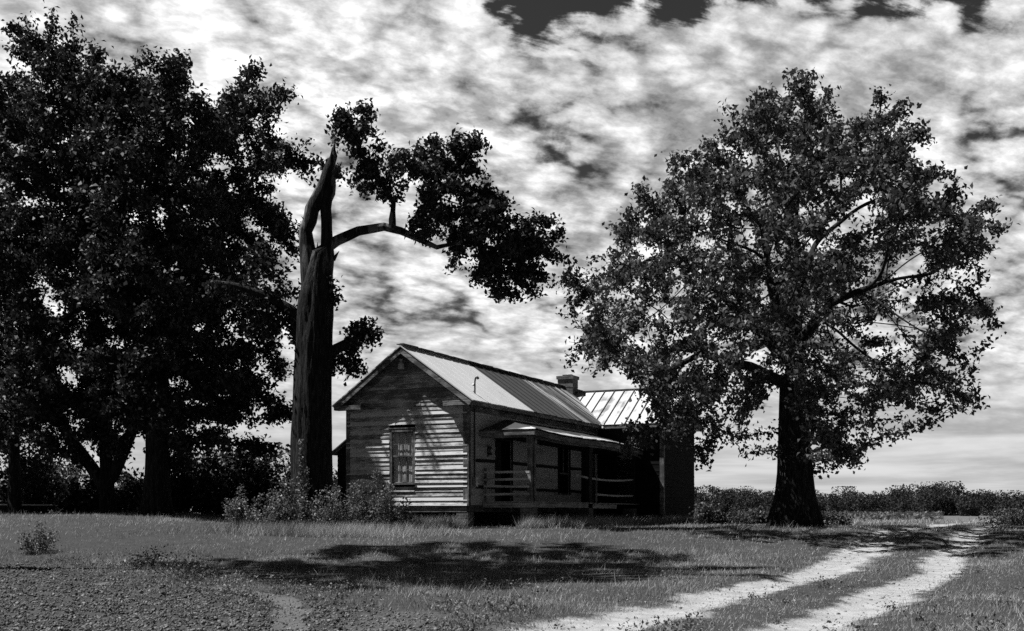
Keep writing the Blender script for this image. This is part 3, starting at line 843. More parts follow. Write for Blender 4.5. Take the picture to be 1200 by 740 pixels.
for k in range(n_):
    c0, c1 = sag(ys_[k]), sag(ys_[k + 1])
    mb.bar((px1 - .06, ys_[k], zr1 - .13 + c0), (px1 - .06, ys_[k + 1] - (0 if k % 6 else .01), zr1 - .13 + c1), .035, .17)
    mb.bar((PX - .08, ys_[k] + (.2 if k == 0 else 0), zr1 - .20 + c0), (PX - .08, ys_[k + 1], zr1 - .20 + c1), .10, .14)
mb.box(.03, px1 - .085, py0 + .0, py0 + .035, zr1 - .20, zr1 - .035); mb.box(.08, PX - .14, py0 + .12, py0 + .22, zr1 - .28, zr1 - .16)
mb.build('porch_fascia', M['trim'], pr_)
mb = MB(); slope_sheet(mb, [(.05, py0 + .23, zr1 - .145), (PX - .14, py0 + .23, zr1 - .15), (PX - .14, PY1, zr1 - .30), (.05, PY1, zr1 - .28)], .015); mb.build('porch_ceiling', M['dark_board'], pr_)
for (y, tw) in ((PY0 + .12, 1), (PY0 + .42, 1), (6.55, 2), (11.6, 1)):
    mb = MB(); w_ = .07 * tw
    ztop = zr1 - .27 + sag(y)
    mb.box(PX - .20, PX - .20 + .13, y - w_, y + w_, .871, ztop); mb.box(PX - .225, PX - .045, y - w_ - .025, y + w_ + .025, .871, 1.0); mb.box(PX - .225, PX - .045, y - w_ - .025, y + w_ + .025, ztop - .18, ztop - .002)
    mb.build('porch_post', M['dark_board'] if y > 5 else M['trim_upright'], house)
for z_ in (1.86, 1.62, 1.38, 1.12):
    mb = MB(); mb.bar((.07, PY0 + .06, z_ + random.uniform(-.015, .015)), (PX - .12, PY0 + .06, z_ + random.uniform(-.02, .02)), .03, .075); mb.build('porch_rail', M['pale_board'], house)
mb = MB(); mb.box(.06, .13, PY0 + .1, PY0 + .17, .871, 2.0); mb.build('porch_rail_post', M['trim_upright'], house)
for (a_, b_, z_, s_) in ((5.2, 11.5, 1.86, -.10), (7.2, 11.5, 1.2, -.03)):
    mb = MB(); N_ = 10
    for k in range(N_):
        f0, f1 = k / N_, (k + 1) / N_
        mb.bar((PX - .12, a_ + (b_ - a_) * f0, z_ + s_ * math.sin(f0 * 3.14)), (PX - .12, a_ + (b_ - a_) * f1, z_ + s_ * math.sin(f1 * 3.14)), .03, .07)
    mb.build('porch_rail', M['pale_board'], house)
mb = MB(); mb.bar((PX - .12, 7.25, .9), (PX - .12, 7.25, 1.9), .06, .06); mb.build('porch_rail_post', M['trim_upright'], house)
def pier(x, y, w_=.42, top=SILL - .22):
    mb = MB(); z = -.35
    while z < top - .02:
        e = random.uniform(-.012, .01); mb.box(x - w_ / 2 - e, x + w_ / 2 + e, y - w_ / 2 - e, y + w_ / 2 + e, z, min(z + .07, top)); z += .075
    mb.box(x - w_ / 2 + .012, x + w_ / 2 - .012, y - w_ / 2 + .012, y + w_ / 2 - .012, -.35, top - .002)
    mb.build('brick_pier', M['brick'], house)
for (x, y) in ((-.20, .20), (-2.4, .3), (-4.45, .22), (-.2, 4.4), (-.2, 8.4), (-2.4, 4.5), (-4.4, 6.)): pier(x, y)
for (x, y) in ((PX - .25, PY0 + .28), (PX - .25, 6.5), (PX - .25, 11.5)): pier(x, y, .44, .674)
# small shed behind
sx0, sx1, sy0, sy1 = -9.25, -5.0, 6.2, 9.6
sw = hw(-7.1, 6.2); shed = thing('shed', (sw[0], sw[1], tz(*sw)), 'small dark board shed half hidden behind the left wall of the farmhouse', 'shed', None, HA)
mb = MB(); clap(mb, (-2.1, 0, 0), (1, 0, 0), (0, -1, 0), 0, 4.2, 0, 4.3, [], expo=.2, clip=lambda z: (0, 4.2) if z < 3.0 else (2.1 - (4.55 - z) / .72, 2.1 + (4.55 - z) / .72))
clap(mb, (-2.1, 0, 0), (0, 1, 0), (-1, 0, 0), 0, 3.4, 0, 3.0, [], expo=.2); clap(mb, (2.1, 0, 0), (0, 1, 0), (1, 0, 0), 0, 3.4, 0, 3.0, [], expo=.2); mb.build('wall', M['dark_board'], shed)
mb = MB(); slope_sheet(mb, [(0, -.25, 4.62), (0, 3.6, 4.62), (-2.4, 3.6, 2.92), (-2.4, -.25, 2.92)], .04); slope_sheet(mb, [(0, -.25, 4.62), (2.4, -.25, 2.92), (2.4, 3.6, 2.92), (0, 3.6, 4.62)], .04); mb.build('roof', M['roof_seam'], shed)

# ------------------------------------------------------------------ trees
def g(px, Y):
    x = (px - 600) / F * Y; return np.array([x, Y, tz(x, Y) - .05])

def taper(base, r0, r1, h, flare=.55, stems=1):
    """trunk radius for first `h` metres; limbs keep pipe radius scaled"""
    def fn(p, r, prim):
        z = p[:, 2] - base[2]
        tgt = r0 + (r1 - r0) * np.clip(z / h, 0, 1) + flare * np.exp(-z / .55) * r0
        k = max(1e-3, r[prim > 0].max()); sc = min(1.4, r1 / k)
        r2 = np.where(r > .03, np.maximum(.03, r * sc), r)
        on = (prim > 0) & (prim <= stems)
        lim = np.where(prim > 0, r1 * .62, r1 * .34)
        r2 = np.where(on, np.where(z < h, tgt, np.maximum(r2, r1 * .6)), np.minimum(r2, lim))
        for k_ in range(stems + 1, int(prim.max()) + 1):
            ix = np.where(prim == k_)[0]
            r2[ix] = np.maximum(r2[ix], np.linspace(r1 * .46, r1 * .14, len(ix)))
        return r2
    return fn

# right oak
OY = 38.0; ob = g(932, OY)
right = [(930, 165, 72), (1010, 178, 72), (862, 195, 62), (1062, 232, 62), (800, 255, 68), (742, 325, 62), (716, 395, 48), (775, 415, 62), (838, 470, 55), (838, 525, 26), (852, 492, 34), (1100, 300, 58), (1118, 390, 48), (1090, 440, 55),
         (1020, 470, 48), (985, 525, 26), (930, 300, 105), (1000, 350, 95), (860, 340, 100), (940, 420, 75), (1128, 255, 28), (690, 345, 26), (1150, 385, 26), (900, 130, 34), (955, 125, 34), (1045, 150, 34), (830, 190, 30), (1135, 470, 24), (800, 470, 40), (960, 480, 45), (790, 500, 32), (758, 518, 17), (738, 494, 13)]
lob = lobes_from(right, OY, (925, 330), (250, 240), .95, ((1000, 350), (940, 420)))
init = [[ob, P(932, 560, OY), P(930, 480, OY), P(931, 410, OY)],
        [P(931, 415, OY), P(925, 370, OY), P(938, 325, OY - .2), P(930, 270, OY), P(935, 220, OY + .3)],
        [P(931, 410, OY), P(950, 385, OY - .6), P(975, 355, OY - 1.0), P(1003, 343, OY - 1.4), P(1040, 330, OY - 1.2)],
        [P(931, 430, OY), P(890, 390, OY + .5), P(840, 340, OY + .4), P(790, 300, OY)],
        [P(930, 455, OY), P(880, 430, OY - .8), P(820, 415, OY - 1.5), P(775, 440, OY - 1.8)],
        [P(931, 420, OY), P(935, 370, OY + 2), P(950, 300, OY + 3.6)],
        [P(931, 440, OY), P(915, 390, OY - 2), P(900, 320, OY - 3.8)]]
grow_tree('oak_tree', ob, init, lob, 3800, 22, 'broad full crowned oak standing alone beside the dirt road', leaf='oak_leaf', clump=.44, size=(.11, .21), kill=.5, step=.34,
          rfun=taper(ob, .62, .44, 5.0, .75), spread=.27)

# broken tree by the gable
BY = 36.5; bb = g(364, BY)
blob = []
for (px, py, r, dy) in [(422, 150, 27, 0), (432, 185, 20, .3), (398, 155, 17, .2), (520, 190, 34, 0), (495, 180, 22, .8), (545, 175, 22, -.5), (520, 240, 34, .6), (565, 250, 38, -.4), (555, 225, 28, 1.0), (607, 268, 32, .2), (590, 290, 30, -.8), (616, 300, 22, 0), (592, 338, 8, 0),
                        (448, 222, 14, .3), (575, 303, 24, 0), (594, 312, 17, .2), (560, 325, 10, 0), (500, 215, 26, -1), (535, 275, 22, .6), (628, 262, 11, .5)]:
    c = P(px, py, BY); blob.append((c[0], c[1] + dy, c[2], r * BY / F)); blob.append((c[0], c[1] + dy + r * BY / F * .9, c[2], r * BY / F * .8))
for (px, py, r, dy) in [(396, 345, 10, 0), (422, 385, 24, .2), (405, 420, 28, .4), (432, 400, 16, 0), (300, 310, 22, .3), (285, 345, 22, .5), (330, 385, 24, .4)]:
    c = P(px, py, BY); blob.append((c[0], c[1] + dy, c[2], r * BY / F))
binit = [[bb, P(365, 540, BY), P(366, 440, BY), P(371, 350, BY), P(375, 300, BY)],
         [P(377, 295, BY), P(395, 282, BY), P(420, 271, BY), P(450, 266, BY), P(470, 271, BY - .1), P(492, 281, BY), P(512, 290, BY), P(535, 285, BY)],
         [P(459, 267, BY), P(461, 238, BY + .1), P(447, 214, BY + .1), P(430, 190, BY)],
         [P(484, 277, BY), P(482, 260, BY + .3), P(505, 240, BY + .5), P(530, 215, BY + .4)],
         [P(366, 385, BY), P(340, 362, BY), P(310, 346, BY), P(280, 336, BY), P(255, 332, BY)],
         [P(369, 420, BY), P(392, 410, BY), P(412, 400, BY)]]
def brad(p, r, prim):
    z = p[:, 2] - bb[2]
    tgt = np.interp(z, [0, .5, 1.2, 5, 7.4, 8.7], [.95, .74, .64, .57, .52, .30])
    on = prim == 1; limb = prim > 1
    lr = np.interp(np.abs(p[:, 0] - (bb[0] + .3)), [0, .6, 2.5, 4.2], [.17, .155, .115, .05])
    lr = np.where(p[:, 2] > 10.65, .085, lr)
    r2 = np.where(on, tgt, np.where(limb, lr, np.minimum(r, .06)))
    return r2
def snag_trunk(root, base, big, p2, r):
    v, f = tubes(big, p2, r)
    V_, F_ = [v], [f]; o = len(v)
    # two broken prongs above the split
    for pts, rs in (([(366, 345), (361, 300), (359, 272), (366, 246), (377, 226), (385, 200), (390, 182), (392, 168)], [.30, .27, .21, .22, .22, .17, .11, .02]),
                    ([(381, 345), (383, 300), (383, 270), (382, 243), (385, 225), (389, 208), (396, 198)], [.26, .22, .17, .17, .20, .14, .03])):
        pp = [P(a_, b_, BY) for a_, b_ in pts]
        # resample
        q, rr = [], []
        for k in range(len(pp) - 1):
            for s_ in range(2): q.append(pp[k] + (pp[k + 1] - pp[k]) * s_ / 2); rr.append(rs[k] + (rs[k + 1] - rs[k]) * s_ / 2)
        q.append(pp[-1]); rr.append(rs[-1]); q = np.array(q); q += .015 * rng.normal(size=q.shape)
        vv, ff = tubes([list(range(len(q)))], q, rr, seed=17)
        V_.append(vv); F_.append(ff + o); o += len(vv)
    for (px_, py_, hh, ln) in ((388, 190, .55, .05), (394, 204, .5, .2), (363, 262, .35, -.25), (357, 285, .4, -.22), (383, 215, .5, -.12), (372, 305, .7, .02), (368, 312, .5, -.05), (391, 300, .3, .18), (377, 318, .9, .03)):
        p0 = P(px_, py_, BY) + np.array([0, rng.uniform(-.15, .05), -.15]); q = np.array([p0, p0 + [ln * .4, -.02, hh * .5], p0 + [ln, -.03, hh]])
        vv, ff = tubes([[0, 1, 2]], q, [.085, .05, .006], seed=19); V_.append(vv); F_.append(ff + o); o += len(vv)
    np_mesh('trunk', np.vstack(V_) - base, np.vstack(F_), M['snag'], root, True)
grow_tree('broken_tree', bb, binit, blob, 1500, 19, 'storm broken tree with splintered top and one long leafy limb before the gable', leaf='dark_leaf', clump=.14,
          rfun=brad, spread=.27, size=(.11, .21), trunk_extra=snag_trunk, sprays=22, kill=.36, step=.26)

# left mass
def leaner(px0, Y, pts): return [g(px0, Y)] + [P(a_, b_, Y) for a_, b_ in pts]
AY = 42.6
la = [(210, 150, 66), (272, 140, 36), (300, 190, 44), (150, 180, 78), (250, 240, 88), (312, 270, 46), (180, 290, 100), (280, 350, 64), (200, 400, 90), (312, 420, 34), (255, 460, 56), (325, 480, 20), (290, 505, 22), (150, 450, 60), (340, 185, 26), (360, 205, 18), (325, 125, 20), (288, 105, 16), (205, 100, 22), (215, 500, 40), (165, 110, 20), (330, 330, 26)]
ini = [leaner(183, AY, [(184, 520), (186, 430), (190, 340)]), [P(190, 345, AY), P(240, 280, AY), P(290, 220, AY)], [P(188, 360, AY), P(150, 290, AY), P(140, 210, AY)], [P(187, 400, AY), P(240, 370, AY - 1), P(290, 350, AY - 1)], [P(190, 345, AY), P(200, 260, AY), P(210, 180, AY)]]
ba = g(183, AY)
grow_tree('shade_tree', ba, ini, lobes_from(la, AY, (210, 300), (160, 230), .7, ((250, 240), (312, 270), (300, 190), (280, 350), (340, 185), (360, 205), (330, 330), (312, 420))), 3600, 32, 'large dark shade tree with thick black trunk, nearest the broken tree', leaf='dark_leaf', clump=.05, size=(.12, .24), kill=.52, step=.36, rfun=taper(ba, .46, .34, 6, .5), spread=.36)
BY2 = 45.0
lb = [(45, 58, 26), (68, 78, 30), (100, 110, 40), (40, 160, 60), (110, 200, 80), (40, 270, 80), (105, 330, 80), (60, 400, 66), (120, 440, 60), (75, 480, 40), (30, 130, 30), (24, 42, 12), (60, 40, 12), (130, 480, 40), (20, 470, 36), (130, 130, 30)]
b2 = g(127, BY2)
ini = [leaner(127, BY2, [(124, 540), (122, 480), (118, 400)]), [P(126, 575, BY2), P(105, 545, BY2), P(82, 515, BY2), P(60, 470, BY2), P(50, 400, BY2)], [P(127, 570, BY2), P(142, 535, BY2), P(156, 500, BY2), P(165, 450, BY2)], [P(118, 400, BY2), P(100, 300, BY2), P(85, 190, BY2)]]
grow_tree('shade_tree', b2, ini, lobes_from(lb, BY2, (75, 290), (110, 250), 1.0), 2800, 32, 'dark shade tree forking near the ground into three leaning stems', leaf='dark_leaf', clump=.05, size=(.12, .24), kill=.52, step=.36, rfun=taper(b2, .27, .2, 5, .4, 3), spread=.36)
CY = 48.0; c2 = g(17, CY)
lc = [(-30, 190, 70), (0, 120, 40), (10, 300, 80), (-50, 400, 90), (15, 430, 55), (-60, 280, 90), (0, 490, 30)]
ini = [leaner(17, CY, [(16, 520), (14, 430), (8, 340)]), [P(8, 350, CY), P(-20, 270, CY), P(-30, 190, CY)]]
grow_tree('shade_tree', c2, ini, lobes_from(lc, CY, (-20, 300), (110, 220), 1.0), 1700, 28, 'slim trunked shade tree at the left edge of the picture', leaf='dark_leaf', clump=.05, size=(.12, .24), kill=.52, step=.36, rfun=taper(c2, .24, .2, 6, .4), spread=.36)
# unseen tall tree added out of view at left, crown shaped to shade the lawn
dx_, dy_ = -13.6, 25.2; d2 = np.array([dx_, dy_, tz(dx_, dy_) - .05])
rd = [(x_, y_ - 1.4, z_ + .3, r_ * 1.05) for (x_, y_, z_, r_) in [(-11.3, 26.3, 16.6, 2.6), (-9.6, 25.0, 15.8, 2.0), (-12.6, 28.6, 16.6, 2.4), (-8.4, 27.0, 17.4, 1.9), (-14.0, 25.2, 17.6, 2.4), (-11.5, 23.4, 17.0, 2.0), (-10.6, 29.6, 17.4, 1.8), (-12, 26.5, 19.5, 2.4), (-7.2, 25.2, 18.0, 1.3), (-15.6, 27.5, 16.2, 1.8), (-10.5, 22.6, 17.0, 1.7), (-8.6, 23.6, 16.6, 1.6), (-12.4, 21.8, 16.4, 1.5), (-6.6, 27.2, 18.2, 1.2), (-9.5, 31.0, 18.6, 1.6), (-11.6, 32.0, 18.2, 1.6), (-8.2, 29.8, 18.8, 1.3), (-13.4, 30.6, 17.6, 1.7)]]
ini = [[d2, (dx_ + .1, dy_, 5), (dx_ + .3, dy_ - .1, 10), (dx_ + 1.0, dy_ - .2, 14)], [(dx_ + 1, dy_ - .2, 14), (dx_ + 2.5, dy_, 16), (-10, 25.0, 17.5)]]
grow_tree('unseen_shade_tree', d2, ini, rd, 2300, 24, 'unseen tall tree added just outside the left edge, high crown placed to shade the lawn', leaf='dark_leaf', clump=.36, size=(.14, .26), kill=.5, step=.36, rfun=taper(d2, .26, .2, 14, .4), spread=.34)

# ------------------------------------------------------------------ shrubs and weeds
def shrub(x, y, h, wd, n, label, name='shrub', group=None, leaf='weed_leaf', size=(.05, .11), stems=9, cat='shrub', mat='bark'):
    b_ = np.array([x, y, tz(x, y) - .03]); root = thing(name, b_, label, cat, group)
    mb = MB(); cs = []
    for k in range(stems):
        an = rng.uniform(0, 6.28); rad = wd * .5 * math.sqrt(rng.uniform(0, 1)); hh = h * rng.uniform(.45, 1.35) * (1 - .25 * (rad / (wd * .5)) ** 2)
        p0 = np.array([rad * .4 * math.cos(an), rad * .4 * math.sin(an), 0]); p2 = np.array([rad * math.cos(an), rad * math.sin(an), hh]); p1 = (p0 + p2) / 2 + rng.normal(size=3) * .05
        mb.tube([p0, p1, p2], [.012, .009, .004], 4)
        m_ = max(3, n // stems); tt = rng.uniform(.08, 1.03, m_) ** .8
        q = p0 + (p2 - p0) * tt[:, None] + rng.normal(size=(m_, 3)) * (wd * .08 + .045) * (1.2 - tt[:, None] * .65)
        cs.append(q)
    mb.build('stems', M[mat], root)
    c = np.vstack(cs); c[:, 2] = np.maximum(c[:, 2], .03)
    v, f, tone = leaf_arrays(c, rng.uniform(size[0], size[1], len(c)), .6, .3, .1)
    np_mesh('foliage', v, f, M[leaf], root, False, {'tone': tone})
    return root
def gx_(px, Y): return (px - 600) / F * Y
G1 = 'leafy shrubs round the foot of the broken tree'
for (px, Y, h, wd, n, lab) in [
    (283, 35.2, 1.15, 1.2, 1500, 'pale leaved shrub at the left end of the row under the broken tree'),
    (312, 34.6, 1.0, 1.1, 1300, 'low pale shrub just left of the broken tree trunk'),
    (338, 34.6, 1.25, 1.1, 1500, 'upright leafy shrub against the left side of the broken trunk'),
    (372, 34.3, 1.15, 1.3, 1500, 'dark shrub directly in front of the broken trunk'),
    (405, 34.8, 1.5, 1.2, 1700, 'tall shrub right of the broken trunk, before the gable wall'),
    (438, 35.2, 1.35, 1.3, 1700, 'bushy shrub under the left half of the gable wall'),
    (462, 35.8, 1.1, 1.0, 1200, 'rounded shrub below the gable window, last of the row')]:
    shrub(gx_(px, Y), Y, h, wd, n, lab, group=G1, leaf='weed_leaf')
shrub(gx_(450, 36.6), 36.6, 2.0, .35, 260, 'tall thin weed rising in front of the gable window', 'tall_weed', cat='weed', stems=1, size=(.06, .11))
shrub(gx_(461, 36.7), 36.7, 1.7, .3, 200, 'thin leaning weed beside the tallest weed at the gable', 'tall_weed', cat='weed', stems=1, size=(.06, .10))
shrub(gx_(358, 36), 35.7, 3.0, .3, 500, 'leafy vine shoots climbing the face of the broken trunk', 'vine', cat='vine', stems=3, size=(.07, .12))
shrub(gx_(44, 28.8), 28.8, .62, .95, 1300, 'round white flecked weed clump at the far left edge of the lawn', 'weed_clump', cat='weed', size=(.04, .08), stems=14)
shrub(gx_(175, 25.5), 25.5, .3, 1.4, 700, 'low pale weed patch at the edge of the soil under the shade streaks', 'weed_clump', cat='weed', size=(.04, .08), stems=16)
shrub(gx_(215, 22.5), 22.5, .28, 1.8, 800, 'wide low weed patch where the pale wheel track begins', 'weed_clump', cat='weed', size=(.04, .07), stems=18)
G2 = 'weeds and brush between the farmhouse and the oak'
for (px, Y, h, wd, n, lab) in [(822, 47, .75, 1.8, 1200, 'dark brush against the right end of the farmhouse'), (848, 48, .55, 2.0, 1200, 'low brush clump second from the farmhouse corner'), (874, 47, .6, 1.8, 1000, 'low brush midway between farmhouse and oak'), (897, 46, .65, 1.5, 1000, 'brush clump touching the left side of the oak roots'), (975, 46, .5, 1.6, 900, 'brush clump at the right side of the oak roots')]:
    shrub(gx_(px, Y), Y, h, wd, n, lab, 'brush', group=G2, leaf='oak_leaf', size=(.08, .16), stems=12)
shrub(gx_(1178, 46), 46, .55, 2.2, 1300, 'bright weed clump on the verge right of the road', 'weed_clump', cat='weed', size=(.06, .13), stems=20)
shrub(gx_(1203, 44), 44, .6, 2.2, 1300, 'bright weed clump at the right picture edge beside the road', 'weed_clump', cat='weed', size=(.06, .13), stems=20)
# dark thicket under the left trees
G3 = 'dark bushes under the left shade trees'
th = [(8, 52, 3.0, 4.0), (38, 51, 2.6, 3.4), (205, 50, 2.0, 3.6), (235, 51, 2.6, 3.8), (268, 50, 2.5, 3.6), (300, 51, 2.7, 3.8), (328, 52, 2.4, 3.4), (388, 52, 2.4, 2.4), (150, 52, 1.6, 3.2), (110, 51, 1.2, 2.6)]
lab3 = ['black rounded bush at the left picture edge', 'dark bush with sloping top beside the leftmost one', 'dark bush right behind the thick black trunk', 'tall dark bush second right of the thick black trunk', 'dark bush behind the left end of the shrub row', 'tallest dark bush left of the broken trunk', 'dark bush showing just left of the broken trunk', 'dark bush in the gap between the broken trunk and the shed', 'low dark bush between the forked stems and the thick trunk', 'low dark bush at the foot of the forked stems']
for (px, Y, h, wd), l_ in zip(th, lab3):
    shrub(gx_(px, Y), Y, h, wd, 2600, l_, 'bush', group=G3, leaf='dark_leaf', size=(.16, .30), stems=16, cat='bush')
for (px, l_) in ((85, 'grey leafy sapling clump far behind the forked tree'), (62, 'grey bush in the light behind the forked tree, left of the sapling clump')):
    shrub(gx_(px, 62), 62, 2.6, 3.2, 2200, l_, 'bush', leaf='oak_leaf', size=(.15, .28), stems=14, cat='bush')

# ------------------------------------------------------------------ far wood, field crop
cs, sz = [], []
def far_tree(x, y, h, w_):
    n = 760; z0 = tz(x, y)
    k = 7; cc = np.array([[x + rng.uniform(-.3, .3) * w_, y + rng.uniform(-.3, .3) * w_, z0 + h * rng.uniform(.12, .82)] for _ in range(k)])
    rr = rng.uniform(.22, .38, k) * w_
    i_ = rng.integers(0, k, n); d_ = unit(rng.normal(size=(n, 3))); q = cc[i_] + d_ * (rr[i_] * rng.uniform(.6, 1, n))[:, None]
    q[:, 2] = np.clip(q[:, 2], z0 + .1, z0 + h); cs.append(q); sz.append(rng.uniform(.2, .5, n))
for k in range(330):
    Y = rng.uniform(225, 300); px = rng.uniform(760, 1330) if k < 270 else rng.uniform(-150, 800)
    prof = np.interp(px, [-150, 760, 840, 900, 960, 1040, 1082, 1110, 1150, 1200, 1330], [30, 30, 31, 29, 28, 30, 37, 35, 29, 25, 25])
    h = prof * Y / F * rng.uniform(.62, 1.18); far_tree(gx_(px, Y), Y, h, h * rng.uniform(.6, 1.15))
for k in range(22):
    Y = rng.uniform(185, 215); px = rng.uniform(1130, 1330); h = rng.uniform(13, 22) * Y / F; far_tree(gx_(px, Y), Y, h, h * 1.2)
c = np.vstack(cs); v, f, tone = leaf_arrays(c, np.concatenate(sz), .8, .2, 0)
tag(np_mesh('far_wood', v, f, M['far_leaf'], None, False, {'tone': tone}), 'low dark wood running along the far edge of the field', 'wood', None, 'stuff')
n = 14000; Yc = rng.uniform(66, 210, n); pxc = rng.uniform(770, 1105, n); xk = (pxc - 600) / F * Yc
r_, _, _ = masks(xk, Yc); keep = (np.abs(xk - (rut_l(Yc) + 1.2)) > 3.2); xk, Yc = xk[keep], Yc[keep]; n = len(xk)
q = np.stack([xk, Yc, terrain(xk, Yc) + rng.uniform(.05, .55, n)], 1)
v, f, tone = leaf_arrays(q, rng.uniform(.18, .38, n), .5, .2, 0)
tag(np_mesh('field_crop', v, f, M['crop_leaf'], None, False, {'tone': tone}), 'low leafy crop in the field beyond the oak', 'crop', None, 'stuff')

# ------------------------------------------------------------------ grass, clods, stones
def house_mask(x, y):
    c, s = math.cos(HA), math.sin(HA); rx, ry = x - C0[0], y - C0[1]; lx, ly = c * rx + s * ry, -s * rx + c * ry
    return ((lx > -HW) & (lx < .0) & (ly > 0.1) & (ly < HL)) | ((lx > -.1) & (lx < PX) & (ly > PY0) & (ly < WY1)), lx, ly
def grass_batch(n, ya, yb, hmin, hmax, wid, pw=1.0, side=1.15):
    Y = ya + (yb - ya) * rng.uniform(0, 1, n) ** pw; x = rng.uniform(-1, 1, n) * (Y * .4444 * side + .8)
    rd_, so_, ba_ = masks(x, Y); hm, lx, ly = house_mask(x, Y)
    dens = (1 - sst(.4, .9, rd_)) * (1 - .93 * so_) * (1 - .9 * ba_)
    dens *= (.45 + .55 * sst(-.35, .25, fbm(x * .5, Y * .5, 3, 55))) * (.45 + .55 * sst(-.3, .2, fbm(x * 2.1, Y * 2.1, 2, 57)))
    mid = (x > rut_l(Y)) & (x < rut_r(Y)); dens = np.where(mid, dens * 1.1, dens)
    k = (rng.uniform(0, 1, n) < dens) & ~hm
    x, Y = x[k], Y[k]; n = len(x)
    h = rng.uniform(hmin, hmax, n) * (.5 + .5 * sst(-.3, .5, fbm(x * .8, Y * .8, 3, 66)) + .6 * sst(.05, .5, fbm(x * 2.6, Y * 2.6, 2, 67))) * np.where(mid[k], .8, 1) * (1 - .5 * so_[k])
    return x, Y, h, np.full(n, wid) * (Y / 22) ** .6
X_, Y_, H_, W_ = [], [], [], []
for a_ in ((280000, 11.5, 30, .03, .10, .008, 1.15), (200000, 26, 50, .035, .11, .010, 1.2), (22000, 11.5, 40, .12, .24, .008, 1.0), (30000, 46, 75, .08, .22, .02, 1.0)):
    r4 = grass_batch(*a_); 
    for L_, q in zip((X_, Y_, H_, W_), r4): L_.append(q)
# tall unkempt grass along the house, porch and shrubs
n = 16000; u_ = rng.uniform(-5.2, 0, n); lx = u_; ly = -rng.uniform(0, 1, n) ** 1.5 * 1.4
m2 = 22000; lx = np.concatenate([lx, 2.05 + rng.uniform(0, 1, m2) ** 1.6 * 1.5]); ly = np.concatenate([ly, rng.uniform(-.6, 15, m2)])
c_, s_ = math.cos(HA), math.sin(HA)
X_.append(C0[0] + c_ * lx - s_ * ly); Y_.append(C0[1] + s_ * lx + c_ * ly); H_.append(rng.uniform(.15, .55, len(lx)) * rng.uniform(.5, 1, len(lx))); W_.append(np.full(len(lx), .013))
n = 9000; px_ = np.clip(rng.normal(385, 62, n), 180, 520); yy = 34 - rng.uniform(0, 1, n) ** 1.5 * 1.2; X_.append((px_ - 600) / F * yy); Y_.append(yy); H_.append(rng.uniform(.12, .45, n)); W_.append(np.full(n, .011))
x, y, h, wd = [np.concatenate(q) for q in (X_, Y_, H_, W_)]; n = len(x)
z = terrain(x, y) - .01; an = rng.uniform(0, 6.283, n); lean = rng.normal(size=(n, 2)) * .45 * h[:, None] + np.array([.08, 0]) * h[:, None]
e = np.stack([np.cos(an), np.sin(an)], 1) * wd[:, None] * .5
b0 = np.stack([x - e[:, 0], y - e[:, 1], z], 1); b1 = np.stack([x + e[:, 0], y + e[:, 1], z], 1); tp = np.stack([x + lean[:, 0], y + lean[:, 1], z + h], 1)
v = np.stack([b0, b1, tp], 1).reshape(-1, 3); f = np.arange(3 * n).reshape(n, 3)
dry = sst(-.25, .35, fbm(x * .45, y * .45, 4, 88)) * .34 - .10
tone = np.repeat(np.clip(rng.beta(1.8, 2.4, n) + dry, 0, 1), 3)
tag(np_mesh('grass', v, f, M['grass_blade'], None, False, {'tone': tone}), 'rough uncut grass covering the yard and the verges of the road', 'grass', None, 'stuff')

n = 5200; Yc = 11.5 + 16 * rng.uniform(0, 1, n) ** 1.2; xc_ = rng.uniform(-1.1, 1.0, n) * (Yc * .4444 + .5)
rd_, so_, ba_ = masks(xc_, Yc); edge_ = np.interp(xc_, SX, SY); dd_ = Yc - edge_
pr2 = (1 - rd_) * (1 - .8 * ba_) * (.10 + .9 * np.exp(-((dd_ - .6) / 1.7) ** 2)) * sst(-.35, .35, fbm(xc_ * .9, Yc * .9, 3, 123))
k = rng.uniform(0, 1, n) < pr2; xc_, Yc = xc_[k], Yc[k]; per = 26
rad_ = rng.uniform(.05, .22, len(xc_)); q = np.repeat(np.stack([xc_, Yc], 1), per, 0); rr_ = np.repeat(rad_, per)
q = q + rng.normal(size=q.shape) * rr_[:, None] * .6
q = np.column_stack([q, terrain(q[:, 0], q[:, 1]) + rng.uniform(.01, 1, len(q)) * (.04 + rr_ * .9)])
v, f, tone2 = leaf_arrays(q, rng.uniform(.025, .06, len(q)), .55, .5, 0)
tag(np_mesh('low_weeds', v, f, M['weed_leaf'], None, False, {'tone': tone2}), 'small broad leaved weeds sprouting along the edge of the turned soil', 'weeds', None, 'stuff')

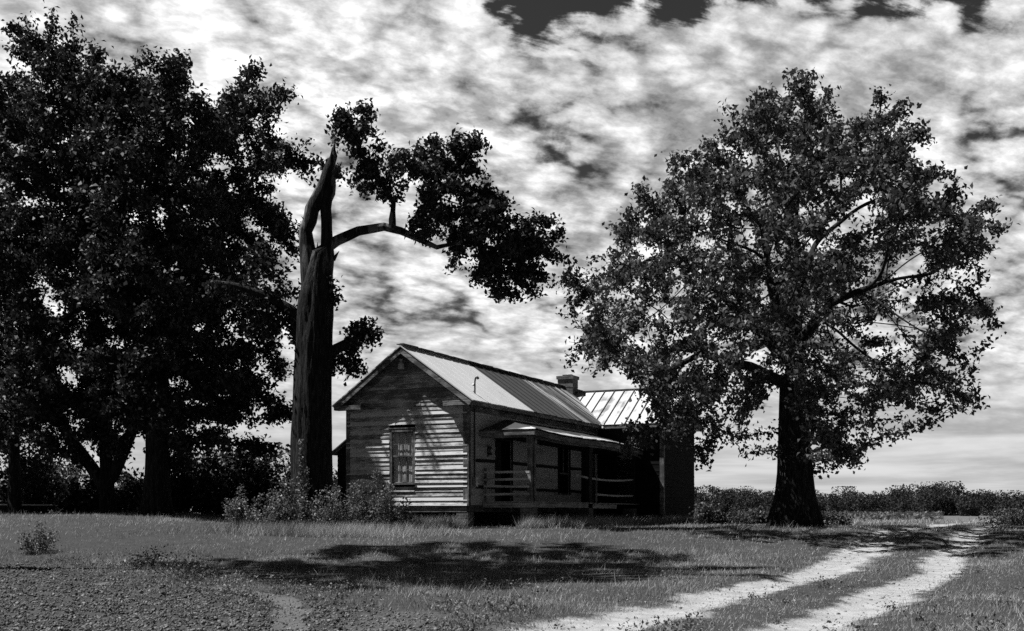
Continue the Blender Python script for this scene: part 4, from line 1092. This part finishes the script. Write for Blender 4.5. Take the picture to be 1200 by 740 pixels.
# clods: jittered icosahedra
ph = (1 + 5 ** .5) / 2
ico = unit(np.array([(-1, ph, 0), (1, ph, 0), (-1, -ph, 0), (1, -ph, 0), (0, -1, ph), (0, 1, ph), (0, -1, -ph), (0, 1, -ph), (ph, 0, -1), (ph, 0, 1), (-ph, 0, -1), (-ph, 0, 1)], float))
icf = np.array([(0, 11, 5), (0, 5, 1), (0, 1, 7), (0, 7, 10), (0, 10, 11), (1, 5, 9), (5, 11, 4), (11, 10, 2), (10, 7, 6), (7, 1, 8), (3, 9, 4), (3, 4, 2), (3, 2, 6), (3, 6, 8), (3, 8, 9), (4, 9, 5), (2, 4, 11), (6, 2, 10), (8, 6, 7), (9, 8, 1)])
def lumps(name, x, y, r, mat, sink=.25, flat=.75):
    n = len(x); z = terrain(x, y)
    v = ico[None] * (1 + .36 * rng.normal(size=(n, 12, 1))) * (r[:, None, None] * np.stack([rng.uniform(.75, 1.25, n), rng.uniform(.75, 1.25, n), rng.uniform(.6, 1.0, n) * flat], 1)[:, None])
    v += np.stack([x, y, z + r * (.5 - sink)], 1)[:, None]
    f = icf[None] + (np.arange(n) * 12)[:, None, None]
    return np_mesh(name, v.reshape(-1, 3), f.reshape(-1, 3), mat, None, False, {'tone': np.repeat(rng.beta(1.5, 3.0, n), 12)})
n = 105000; Y = 11.3 + 16.5 * rng.uniform(0, 1, n) ** 1.25; x = rng.uniform(-1.15, .15, n) * (Y * .4444 + .8)
rd_, so_, ba_ = masks(x, Y); k = rng.uniform(0, 1, n) < so_ * (1 - .75 * ba_) * (1 - rd_); x, Y = x[k], Y[k]
tag(lumps('soil_clods', x, Y, np.minimum((1 - .45 * ba_[k]) * np.exp(rng.normal(-4.7, .5, len(x))), .023), M['clod'], .2, 1.25), 'loose clods of turned soil at the lower left', 'soil', None, 'stuff')
n = 1700; Y = rng.uniform(11.5, 34, n); x = np.where(rng.uniform(0, 1, n) < .5, rut_l(Y), rut_r(Y)) + rng.normal(size=n) * .55
n2 = 500; x = np.concatenate([x, rng.uniform(-10, 0, n2)]); Y = np.concatenate([Y, rng.uniform(11.5, 22, n2)])
tag(lumps('pebbles', x, Y, np.exp(rng.normal(-4.6, .45, len(x))), M['stone']), 'small stones scattered over the dirt road and bare soil', 'pebbles', None, 'stuff')

# white debris beyond the oak
dxw, dyw = gx_(995, 50), 50.0; zb_ = tz(dxw, dyw)
deb = thing('broken_bracket', (dxw, dyw, zb_), 'broken white board frame lying in the weeds right of the oak', 'debris')
mb = MB(); mb.bar((-.16, 0, .40), (.12, .02, .33), .05, .07); mb.build('top_board', M['white_paint'], deb)
mb = MB(); mb.bar((.12, .02, .34), (.15, .03, -.03), .06, .06); mb.build('leg', M['white_paint'], deb)
sx_, sy_ = gx_(1005, 49.5), 49.5
bk = thing('scrap_board', (sx_, sy_, tz(sx_, sy_)), 'short pale scrap lying on the ground beside the broken white frame', 'debris')
mb = MB(); mb.hexa([(-.16, -.08, 0), (.18, -.06, 0), (.16, .09, 0), (-.14, .07, 0), (-.12, -.06, .12), (.10, -.05, .17), (.11, .06, .15), (-.10, .05, .10)]); mb.build('board', M['white_paint'], bk)
lx_, ly_ = gx_(30, 49), 49.0  # low pale strip put in place of a slit of sunlit ground
pl = thing('lit_ground_strip', (lx_, ly_, tz(lx_, ly_)), 'pale strip standing in for sunlit ground at the left picture edge', 'board', None, .05)
mb = MB(); mb.bar((-1.4, 0, .42), (1.15, 0, .40), .12, .05); mb.build('pale_strip', M['white_paint'], pl)
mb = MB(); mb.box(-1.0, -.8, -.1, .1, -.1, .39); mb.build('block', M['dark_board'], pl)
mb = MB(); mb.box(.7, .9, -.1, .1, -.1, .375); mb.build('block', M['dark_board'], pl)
